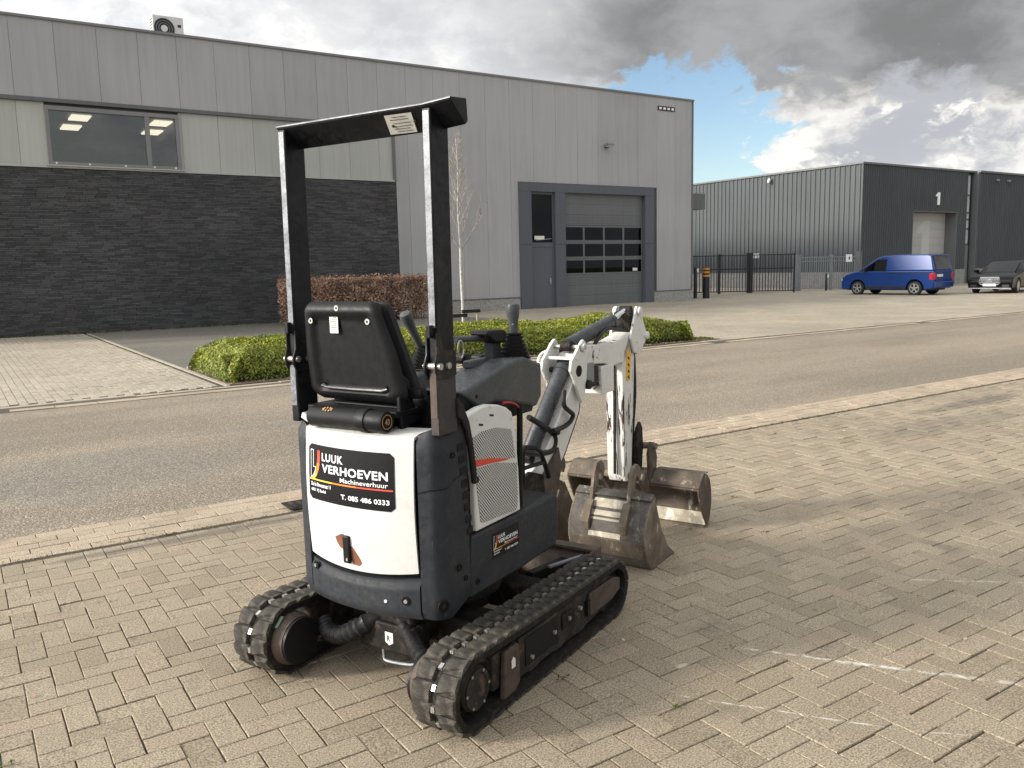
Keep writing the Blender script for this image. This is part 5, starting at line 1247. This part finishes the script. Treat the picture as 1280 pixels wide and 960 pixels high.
# rating plate on the rear face of the bar
def barpt(y, t, off): # t 0 bottom..1 top on the rear face
    a = Vector((.214, y, 2.097)); b = Vector((.130, y, 2.169)); n = Vector((-.65, 0, -.76)).normalized(); return a+(b-a)*t+n*off
pm = MB(); pm.add([barpt(-.135, .12, .002), barpt(-.255, .10, .002), barpt(-.280, .86, .002), barpt(-.160, .88, .002)], [(0, 1, 2, 3)]); rp = pm.build('rating_plate', M_label, tb)
mm = MB()
for k, (t, ya, yb) in enumerate(((.76, -.19, -.255), (.66, -.18, -.262), (.52, -.19, -.27), (.40, -.185, -.272), (.30, -.19, -.262), (.20, -.20, -.27))):
    o_ = .03*(.86-t)/.74; mm.add([barpt(ya+o_, t, .003), barpt(yb+o_, t-.01, .003), barpt(yb+o_, t+.015, .003), barpt(ya+o_, t+.025, .003)], [(0, 1, 2, 3)])
mm.build('plate_print', M_ink, rp)
for y, t in ((-.172, .45), (-.274, .52)): MB().cyl(barpt(y, t, .001), barpt(y, t, .006), .005, n=8).build('rivet', M_frame, rp)
# --- seat and canister
SYC = .05
def seatpt(a, b):
    # rounded-rectangle shell: flat back, rolled edges, shallow pressed panel
    u, v = 2*a-1, 2*b-1; ea, eb = abs(u), abs(v)
    hw = np.interp(b, [0, .10, .45, .85, 1], [.236, .246, .234, .200, .192]); hh = .190
    k = max(0, ea-.80)/.2; kb = max(0, eb-.80)/.2
    y = .05+.034*b-hw*u*(1-.05*kb*kb*(1 if ea > .5 else ea*2)); z = 1.320+hh*v*(1-.055*k*k*(1 if eb > .5 else eb*2))
    roll = .026*k**2.2+.026*kb**2.2
    def pl(w, e0, e1): return min(1, max(0, (e1-w)/(e1-e0)))
    dish = .015*pl(ea, .66, .76)*pl(abs(v+.04), .70, .80)
    x = .150-.045*b+roll+dish+.006*math.exp(-((ea-.7)/.06)**2)*0
    return (x, y, z)
se = P_('seat_back', MB().shell(seatpt, 40, 36, .022), M_black, 0)
cu = MB(); cu.shell(lambda a, b: (.178-.045*b+.045*(1-b)+.02*abs(2*a-1)**3, SYC+(.228-.042*b)*(1-2*a)+.025*b, 1.145+.35*b), 10, 10, .07); P_('back_cushion', cu, M_black, .02)
for y, z in ((SYC+.035, 1.487), (SYC+.178, 1.438), (SYC-.110, 1.438)):
    p = (.150-.045*(z-1.13)/.38+.004, y, z); MB().lathe([(0, .011), (.004, .011), (.004, .005), (0, .004)], p, (-1, 0, 0), 14).build('seat_screw', M_bolt, se)
    MB().cyl((p[0], y, z), (p[0]-.0055, y, z), .0035, n=6).build('screw_head', M_dark, se)
mm = MB(); mm.box(.1205, .1225, SYC+.042, SYC+.084, 1.392, 1.462); sl_ = mm.build('seat_label', M_label, se)
mm = MB()
for k in range(7): mm.box(.1196, .1204, SYC+.048, SYC+.078-.006*(k % 3), 1.412+k*.0075, 1.4145+k*.0075)
mm.build('label_print', M_ink, sl_)
mm = MB(); mm.tube([(.150, SYC+.155, 1.192), (.145, SYC+.140, 1.180), (.145, SYC-.140, 1.180), (.150, SYC-.155, 1.192)], .007, 8, sub=2); mm.build('stiffening_ridge', M_cyl, se)
P_('seat_cushion', MB().box(.20, .62, SYC-.20, SYC+.20, 1.02, 1.13), M_black, .04, seg=3)
P_('seat_base', MB().box(.22, .62, -.30, .30, .985, 1.03), M_black, .01)
sb = P_('seat_bracket', MB().prism([(.155, 1.10), (.150, 1.20), (.162, 1.232), (.185, 1.236), (.212, 1.215), (.235, 1.13), (.27, 1.06), (.16, 1.03)], -.168, -.150), M_black, .005)
MB().cyl((.182, -.172, 1.212), (.182, -.166, 1.212), .009, n=12).build('pivot_bolt', M_frame, sb); MB().lathe([(0, .022), (.05, .024), (.056, .018)], (.225, -.165, 1.165), (.2, -1, .1), 16).build('adjuster_knob', M_black, sb)
P_('seat_rail', MB().box(.125, .26, -.17, .28, 1.085, 1.108), M_black, .004)
P_('belt_reel', MB().box(.255, .33, -.30, -.235, 1.05, 1.16), M_black, .015)
CA = Vector((.085, .212, 1.075)); CB = Vector((.085, -.205, 1.078)); dv = (CB-CA)
ca = P_('document_canister', MB().lathe([(0, .036), (.006, .040), (.265, .040), (.268, .042), (.29, .042)], CA, dv, 26), M_black, 0)
MB().lathe([(.248, .0425), (.262, .0455), (.292, .0455), (.295, .0405), (.365, .0405), (.374, .037), (.374, .031), (.371, .030), (.371, 0)], CA, dv, 26).build('canister_cap', M_black, ca)
rg = MB(); e = CA+dv.normalized()*.3725; rg.lathe([(0, .0275), (.0008, .0275), (.0008, .0245), (0, .0245)], e, dv, 24); 
add_text(rg, '43', -.013, .013, -.011, .011, lambda a, c: (e.x+a, e.y-.0012, e.z+c), .03); rg.build('cap_emblem', M_gold, ca)
lg = MB()
for k in range(9):
    a = R(20+k*40); c = CA+dv.normalized()*(.10+.022*math.cos(a)); lg.obox((c.x-.022-.006*math.sin(a), c.y, CA.z+.0345-.004*math.sin(a)), (.008, .006, .0025), Matrix.Rotation(R(-34), 3, 'Y'))
lg.build('canister_print', M_gold, ca)
# --- consoles and levers
cs = [(.325, 1.163), (.395, 1.160), (.62, 1.218), (.745, 1.243), (.83, 1.245), (.965, 1.204), (.962, 1.062), (.918, 1.018), (.73, 1.060), (.60, 1.085), (.470, 1.075), (.41, 1.12)]
def console(s):
    m = MB(); n = len(cs); ya, yb = (s*.300, s*.115) if s < 0 else (s*.330, s*.215)
    area = sum(cs[i][0]*cs[(i+1)%n][1]-cs[(i+1)%n][0]*cs[i][1] for i in range(n))
    m.prism(cs if s < 0 else [(x+.02, z-.085) for x, z in cs], min(ya, yb), max(ya, yb)); o = P_('control_console', m, M_grey2, .014, seg=3)
    mm = MB(); mm.prism([(.30, 1.05), (.36, 1.15), (.46, 1.10), (.60, 1.09), (.74, 1.07), (.92, 1.03), (.90, 1.00), (.62, 1.0), (.30, 1.0)], min(s*.285, s*.13), max(s*.285, s*.13)); mm.build('console_base', M_black, o, .005)
    MB().cyl((.455, s*.301, 1.128), (.455, s*.304, 1.128), .007, n=12).build('screw', M_black, o)
    # bellows and grip
    bx, by = (.872, s*.215 if s < 0 else .285)
    pr = []; rad = .062
    for k in range(6):
        r = .078-k*.0072; z = k*.0172; pr += [(z, r*.96), (z+.011, r), (z+.0115, r-.016), (z+.0165, r-.016)]
    pr += [(.100, .030), (.104, .040), (.110, .040), (.112, .020)]
    bo = MB().lathe(pr, (bx, by, 1.232 if s < 0 else 1.165), (.05, 0, 1), 8).build('lever_boot', M_black, o)
    gp = MB().lathe(([(.02, .016)] if s > 0 else [])+[(.105, .020), (.145, .021), (.185, .027), (.212, .030), (.228, .025), (.233, .009)], (bx+.002, by, 1.238), (-.02, 0, 1) if s < 0 else (-.55, -.0, .83), 14).build('lever_grip', M_grey2, bo)
    if s < 0: MB().cyl((bx-.018, by-.008, 1.382), (bx-.024, by-.011, 1.382), .004, n=8).build('grip_screw', M_bolt, gp)
    return o
co = console(-1); console(1)
MB().box(.60, .74, -.175, -.135, 1.215, 1.247).build('switch_block', M_grey2, co, .006)
MB().cyl((.975, -.19, 1.135), (1.0, -.19, 1.135), .026, n=16).build('red_button', M_red, co)
MB().cyl((.765, -.305, 1.05), (.755, -.30, .62), .013, n=10).build('console_post', M_black, co)
MB().tube([(.60, -.325, 1.082), (.65, -.328, 1.078), (.70, -.325, 1.062), (.73, -.32, 1.045)], .005, 8).build('red_cable', M_red, co)
# arm pad on its pedestal
ap = P_('wrist_pad', MB().prism([(.665, 1.352), (.685, 1.366), (.80, 1.362), (.822, 1.350), (.818, 1.322), (.800, 1.305), (.735, 1.310), (.70, 1.330)], -.215, -.125), M_black, .008)
MB().prism([(.738, 1.312), (.800, 1.306), (.806, 1.220), (.742, 1.222)], -.195, -.150).build('pedestal', M_grey, ap, .004)
P_('grab_rail', MB().tube([(.76, -.165, 1.325), (.68, -.165, 1.333), (.60, -.165, 1.337), (.51, -.165, 1.342)], .013, 10), M_cyl, 0)
for y in (.10, .0):
    tl_ = P_('travel_lever', MB().tube([(1.02, y, .62), (1.01, y, .95), (.925, y-.005, 1.205)], .010, 8), M_black, 0); MB().box(.885, .945, y-.036, y+.030, 1.195, 1.238).build('knob', M_black, tl_, .013, seg=3)
P_('front_guard', MB().tube([(1.075, -.12, .62), (1.078, -.12, .765), (1.14, -.12, .775), (1.24, -.12, .735), (1.32, -.12, .59)], .013, 8, sub=2), M_black, 0)
P_('front_guard', MB().tube([(1.078, -.12, .685), (1.15, -.12, .682), (1.268, -.12, .675)], .011, 8, sub=1), M_black, 0)
# --- swing post, boom, arm
m = MB(); m.box(.98, 1.10, -.13, .13, .40, .56); m.cyl((1.13, 0, .36), (1.13, 0, .62), .075, n=20); m.prism([(1.08, .40), (1.08, .60), (1.20, .64), (1.32, .60), (1.33, .50), (1.22, .40)], -.095, -.068); m.prism([(1.08, .40), (1.08, .60), (1.20, .64), (1.32, .60), (1.33, .50), (1.22, .40)], .068, .095); P_('swing_post', m, M_dark, .006)
m = MB(); m.prism([(1.34, .58), (1.30, .44), (1.46, .40), (1.54, .60), (1.51, .70)], -.075, -.062); P_('guard_plate', m, M_rust, .003)
bm = [(1.24, .47), (1.20, .55), (1.25, .62), (1.37, .665), (1.53, .835), (1.66, .972), (1.745, 1.065), (1.765, 1.16), (1.88, 1.17), (1.83, 1.05), (1.79, .925), (1.765, .838), (1.60, .64), (1.44, .485), (1.30, .43)]
B = P_('boom', MB().prism(bm, -.06, .06), M_whitearm, .006)
MB().prism([(1.79, 1.095), (1.80, 1.20), (2.01, 1.188), (2.12, 1.192), (2.23, 1.182), (2.40, 1.21), (2.52, 1.245), (2.565, 1.225), (2.58, 1.155), (2.54, 1.09), (2.40, 1.055), (2.17, 1.045), (2.09, 1.072)], -.058, .058).build('boom_nose', M_whitearm, B, .006)
lug = [(1.742, 1.227), (1.762, 1.236), (1.785, 1.222), (1.80, 1.175), (1.802, 1.10), (1.790, 1.02), (1.772, .93), (1.735, .90), (1.70, .95), (1.655, 1.03), (1.615, 1.083), (1.626, 1.134), (1.665, 1.165), (1.70, 1.195)]
MB().prism([(1.44, .485), (1.60, .64), (1.765, .838), (1.79, .925), (1.783, .93), (1.757, .845), (1.594, .648), (1.43, .50)], -.0606, -.0590).build('bare_edge', M_rust, B)
for s in (-1, 1):
    MB().prism(lug, min(s*.078, s*.094), max(s*.078, s*.094)).build('lug_plate', M_whitearm, B, .003)
    MB().cyl((1.755, s*.094, 1.195), (1.755, s*.106, 1.195), .022, n=16).build('pin_boss', M_white, B); MB().cyl((1.70, s*.0945, 1.075), (1.70, s*.098, 1.075), .030, n=18).build('pin_boss', M_dark, B)
MB().cyl((1.755, -.107, 1.195), (1.755, .107, 1.195), .013, n=12).build('pin', M_bolt, B); MB().cyl((1.70, -.098, 1.075), (1.70, .098, 1.075), .015, n=12).build('pin', M_frame, B)
MB().box(1.665, 1.685, -.10, .10, 1.135, 1.150).build('cross_strip', M_white, B, .002)
MB().tube([(1.73, .09, 1.18), (1.70, .13, 1.16), (1.66, .13, 1.12), (1.67, .10, 1.08)], .007, 7).build('hose_clip', M_white, B)
MB().box(2.04, 2.20, -.062, .05, .90, 1.06).build('valve_cover', M_whitearm, B, .006)
li = MB(); li.box(1.905, 2.02, -.055, .05, .955, 1.065); LI = li.build('work_light', M_black, B, .008)
MB().cyl((1.900, -.0, 1.015), (1.882, -.0, 1.015), .034, n=18).build('lens', M_head, LI); MB().box(1.80, 1.90, -.085, -.065, .985, 1.10).build('light_bracket', M_galv, LI, .003); MB().cyl((1.80, -.11, .99), (1.80, -.07, .99), .026, n=14).build('bracket_knob', M_black, LI); MB().cyl((1.80, -.09, .99), (1.95, -.075, .985), .008, n=8).build('light_rod', M_black, LI); MB().cyl((2.02, -.062, .965), (2.02, -.02, .935), .01, n=8).build('stud', M_bolt, LI)
def ram(name, a, mid, tip, r, rr, mat, boss=.028):
    a, mid, tip = Vector(a), Vector(mid), Vector(tip); d = (mid-a).normalized()
    o = P_(name, MB().lathe([(0, r*.9), (.006, r), ((mid-a).length-.03, r), ((mid-a).length-.029, r*1.09), ((mid-a).length, r*1.09)], a, d, 22), mat, 0)
    MB().cyl(mid, tip, rr, n=14).build('piston_rod', M_chrome, o); MB().cyl(tip+Vector((0, -.035, 0)), tip+Vector((0, .035, 0)), boss, n=16).build('rod_eye', M_dark, o); MB().cyl(a-d*.03+Vector((0, -.03, 0)), a-d*.03+Vector((0, .03, 0)), boss, n=16).build('base_eye', M_dark, o)
    return o
ram('boom_cylinder', (1.335, 0, .70), (1.70, 0, 1.088), (1.72, 0, 1.11), .043, .02, M_cyl)
ac = ram('arm_cylinder', (1.775, 0, 1.205), (2.30, 0, 1.297), (2.50, 0, 1.350), .040, .020, M_cyl)
MB().tube([(1.82, .02, 1.235), (2.05, .02, 1.262), (2.29, .01, 1.312)], .008, 7).build('feed_pipe', M_cyl, ac)
for off, col in ((-.045, M_hose), (.04, M_hose)):
    P_('hydraulic_hose', MB().tube([(1.98, off, 1.185), (2.06, off, 1.235), (2.16, off, 1.265), (2.28, off*.8, 1.255), (2.40, off*.6, 1.27)], .011, 8), col, 0)
P_('hydraulic_hose', MB().tube([(1.18, -.05, .735), (1.33, -.055, .700), (1.455, -.06, .690), (1.495, -.06, .725), (1.485, -.06, .768), (1.42, -.055, .814), (1.263, -.045, .895)], .0145, 9), M_hose, 0)
P_('hydraulic_hose', MB().tube([(1.56, -.082, .99), (1.54, -.09, .918), (1.585, -.095, .880), (1.638, -.09, .85), (1.61, -.085, .815), (1.54, -.08, .798), (1.44, -.08, .80)], .0125, 9), M_hose, 0)
P_('hose_clamp', MB().obox((1.48, -.075, .785), (.05, .03, .035), Matrix.Identity(3)), M_black, .008)
# arm: tapered box, top plates, link
arm_r = lambda z: np.interp(z, [.30, .45, 1.12, 1.36], [2.395, 2.375, 2.345, 2.42])
ap_ = [(2.375, .315), (2.352, .36), (2.330, 1.02), (2.345, 1.12), (2.405, 1.19), (2.475, 1.215), (2.50, 1.11), (2.475, .68), (2.45, .36), (2.43, .315)]
A = P_('arm', MB().prism(ap_, -.058, .058), M_whitestick, .006)
MB().box(2.322, 2.333, -.010, .004, .37, 1.03).build('weld_seam', M_dark, A)
for s in (-1, 1):
    MB().prism([(2.41, 1.19), (2.475, 1.33), (2.50, 1.375), (2.545, 1.372), (2.565, 1.335), (2.64, 1.215), (2.655, 1.185), (2.625, 1.15), (2.53, 1.08), (2.46, 1.10)], min(s*.060, s*.074), max(s*.060, s*.074)).build('top_plate', M_whitearm, A, .003)
    for x, z, r in ((2.523, 1.345, .026), (2.635, 1.19, .024)): MB().lathe([(0, r), (.014, r), (.018, r*.7), (.02, r*.35)], (x, s*.074, z), (0, s, 0), 16).build('pin_boss', M_white, A)
MB().box(2.44, 2.56, -.058, .058, 1.22, 1.345).build('pin_block', M_dark, A, .012)
yl = MB().prism([(2.372, .945), (2.378, 1.115), (2.398, 1.128), (2.438, 1.10), (2.430, .935), (2.40, .93)], -.0605, -.0585).build('yellow_sticker', M_yellow, A)
mm = MB()
for z in (.955, .99, 1.03, 1.07): mm.obox((2.405, -.0612, z), (.028, .0008, .012), Matrix.Rotation(R(35), 3, 'Y'))
mm.build('sticker_print', M_signblack, yl)
P_('hydraulic_hose', MB().tube([(2.50, -.05, 1.10), (2.505, -.055, .85), (2.485, -.05, .62), (2.51, -.05, .50)], .012, 8), M_hose, 0)
bc = ram('bucket_cylinder', (2.555, 0, 1.06), (2.545, 0, .70), (2.57, 0, .52), .030, .015, M_cyl, .024)
for s in (-1, 1): P_('bucket_link', MB().prism([(2.465, .545), (2.485, .63), (2.525, .665), (2.555, .62), (2.565, .50), (2.55, .38), (2.525, .345), (2.49, .40)], min(s*.064, s*.086), max(s*.064, s*.086)), M_dark, .004)
P_('bucket_link', MB().obox((2.595, 0, .44), (.04, .09, .19), Matrix.Rotation(R(-14), 3, 'Y')), M_dark, .008)
MB().cyl((2.41, -.075, .345), (2.41, .075, .345), .02, n=14).build('pin', M_bolt, A)
# ditching bucket on the arm, mouth towards the machine
wb = [(2.70, .002), (2.74, .06), (2.765, .14), (2.762, .22), (2.735, .295), (2.685, .338), (2.62, .335), (2.535, .268)]
def bucket_shell(prof, th, y0, y1):
    n = len(prof); P = [Vector((x, 0, z)) for x, z in prof]; inn = []
    for i in range(n):
        d = (P[min(i+1, n-1)]-P[max(i-1, 0)]).normalized(); nn = Vector((-d.z, 0, d.x)); inn.append(P[i]+nn*th)
    poly = [(p.x, p.z) for p in P]+[(p.x, p.z) for p in inn[::-1]]
    m = MB(); vs = [(x, y0, z) for x, z in poly]+[(x, y1, z) for x, z in poly]; k = len(poly); fs = []
    for i in range(n-1): fs += [(i, i+1, k-2-i, k-1-i), (k+i, k+k-1-i, k+k-2-i, k+i+1)]
    for i in range(k): fs.append((i, k+i, k+(i+1)%k, (i+1)%k))
    return m.add(vs, fs)
WB = P_('ditching_bucket', bucket_shell(wb, .012, -.445, .430), M_bucketdark, 0)
endp = wb+[(2.56, .20), (2.62, .10)]
for y in (-.458, .431): MB().prism(endp, y, y+.013).build('end_plate', M_bucketdark, WB, .003)
MB().box(2.665, 2.70, -.445, .43, .0, .012).build('cutting_edge', M_bucket, WB)
MB().add([(2.687, -.443, .0135), (2.687, .428, .0135), (2.7265, .428, .082), (2.7265, -.443, .082)], [(0, 1, 2, 3)]).build('worn_lip', M_polish, WB)
MB().prism([(2.545, .272), (2.63, .345), (2.70, .345), (2.70, .352), (2.625, .356), (2.535, .280)], -.457, -.14).build('top_plate', M_bucketdark, WB, .003)
MB().prism([(2.545, .272), (2.63, .345), (2.70, .345), (2.70, .352), (2.625, .356), (2.535, .280)], .14, .443).build('top_plate', M_bucketdark, WB, .003)
for y in (-.135, .112): MB().prism([(2.56, .27), (2.50, .33), (2.42, .37), (2.39, .345), (2.40, .31), (2.44, .29), (2.52, .20), (2.62, .31), (2.66, .345), (2.67, .42), (2.63, .52), (2.585, .53), (2.55, .46), (2.56, .38)], y, y+.024).build('ear_plate', M_bucketdark, WB, .003)
for x, z in ((2.41, .345), (2.61, .50)): MB().cyl((x, -.155, z), (x, .155, z), .021, n=14).build('pin', M_bucket, WB)

# ------------------------------------------------------------------ loose buckets on the paving, same axes as the machine
def loose_bucket(name, prof, y0, y1, ears, label, mats, side):
    mid = (y0+y1)/2; o = Vector((1.136, 2.86, 0))+Vector((math.cos(R(24)), math.sin(R(24)), 0))*1.95+Vector((-math.sin(R(24)), math.cos(R(24)), 0))*mid
    t = empty(name, o, R(24)); tag(t, label, 'bucket')
    sh = lambda m: setattr(m, 'v', [(x-1.95, y-mid, z) for x, y, z in m.v]) or m
    sh(bucket_shell(prof, .010, y0+.011, y1-.011)).build('shell', mats[0], t)
    for y in (y0, y1-.012): sh(MB().prism(prof+side, y, y+.012)).build('side_plate', mats[1], t, .003)
    lip = prof[-1]; sh(MB().prism([(lip[0]-.10, -.0+.001), (lip[0]+.02, .001), (lip[0]-.10, .016)], y0+.0, y1)).build('cutting_edge', mats[1], t, .002)
    for y in ears:
        sh(MB().prism([(1.775, .13), (1.745, .27), (1.80, .34), (1.815, .40), (1.835, .49), (1.865, .545), (1.915, .553), (1.955, .525), (1.962, .480), (1.940, .448), (1.925, .470), (1.905, .495), (1.885, .470), (1.885, .42), (1.925, .40), (1.90, .36), (1.85, .37), (1.80, .28), (1.79, .2)], y, y+.020)).build('hook_ear', mats[2], t, .003)
        sh(MB().prism([(1.738, .20), (1.725, .25), (1.765, .33), (1.80, .36), (1.812, .34), (1.775, .29), (1.76, .22)], y-.012, y+.032)).build('ear_gusset', mats[2], t, .003)
    return t, sh
pr = [(1.875, .395), (1.835, .375), (1.785, .315), (1.745, .245), (1.738, .165), (1.765, .075), (1.815, .012), (1.87, .003), (2.15, .003)]
nb, sh = loose_bucket('trenching_bucket', pr, -.455, .005, (-.335, -.115), 'worn steel digging bucket with two hook ears lying behind the blade', (M_bucketback, M_bucket, M_bucket), [(2.055, .075), (1.965, .185), (1.905, .31)])
sh(MB().prism([(1.7375, .165), (1.7645, .075), (1.760, .072), (1.728, .160), (1.728, .172)], -.44, -.01)).build('wear_strip', M_bucketdark, nb, .002)
for y_, z_ in (((-.31, -.12), (.285, .365)), ((-.31, -.12), (.175, .275)), ((-.315, -.14), (.12, .17))):
    xs = [float(np.interp(z, [.012, .075, .165, .245, .315, .375], [1.815, 1.765, 1.738, 1.745, 1.785, 1.835]))-.004 for z in z_]
    sh(MB().add([(xs[0], y_[0], z_[0]), (xs[0], y_[1], z_[0]), (xs[1], y_[1], z_[1]), (xs[1], y_[0], z_[1])], [(0, 1, 2, 3)])).build('polished_plate', M_polish, nb)
sh(MB().prism([(1.878, .400), (1.868, .410), (1.82, .385), (1.83, .372)], -.45, 0.)).build('top_rail', M_bucketback, nb, .002)
loose_bucket('narrow_bucket', [(x+.07, z) for x, z in pr], .135, .335, (.135, .315), 'narrow rusty digging bucket with hook ears, partly hidden by the machine front', (M_bucketdark, M_bucketdark, M_bucketdark), [(2.155, .10), (2.06, .225)])

# a few dry leaves and grit on the paving
def litter():
    n = 150; x = rng.random(n)*8; y = .8+rng.random(n)*4.6
    o = leaves('leaf_litter', np.column_stack([x, y, np.full(n, .006)]), np.tile([0, 0, 2.4], (n, 1)), .011, M_beech, rng.random(n), None); o['kind'] = 'stuff'
litter()
def joint_weeds():
    P = []
    for k in range(150):
        if random.random() < .6: x, y = random.uniform(-.5, 13), 5.475+random.gauss(0, .01)
        else: x, y = random.randint(-5, 120)*.105, random.randint(8, 50)*.105
        n = random.randint(4, 14); w = random.uniform(.008, .03)
        P += [(x+random.gauss(0, w), y+random.gauss(0, w*.35), random.uniform(.001, .012)) for _ in range(n)]
    P = np.array(P); o = leaves('moss_weeds', P, np.tile([0, 0, .8], (len(P), 1)), .008, M_leaf, rng.random(len(P))*.35, None); o['kind'] = 'stuff'
    n = 2600; x = rng.random(n)*12-.5; y = 5.49+rng.normal(0, .05, n); z = .003+rng.random(n)*.003
    o = leaves('grit', np.column_stack([x, y, z]), np.tile([0, 0, 1.4], (n, 1)), .006, M_sand, None if False else rng.random(n), None); o['kind'] = 'stuff'
joint_weeds()
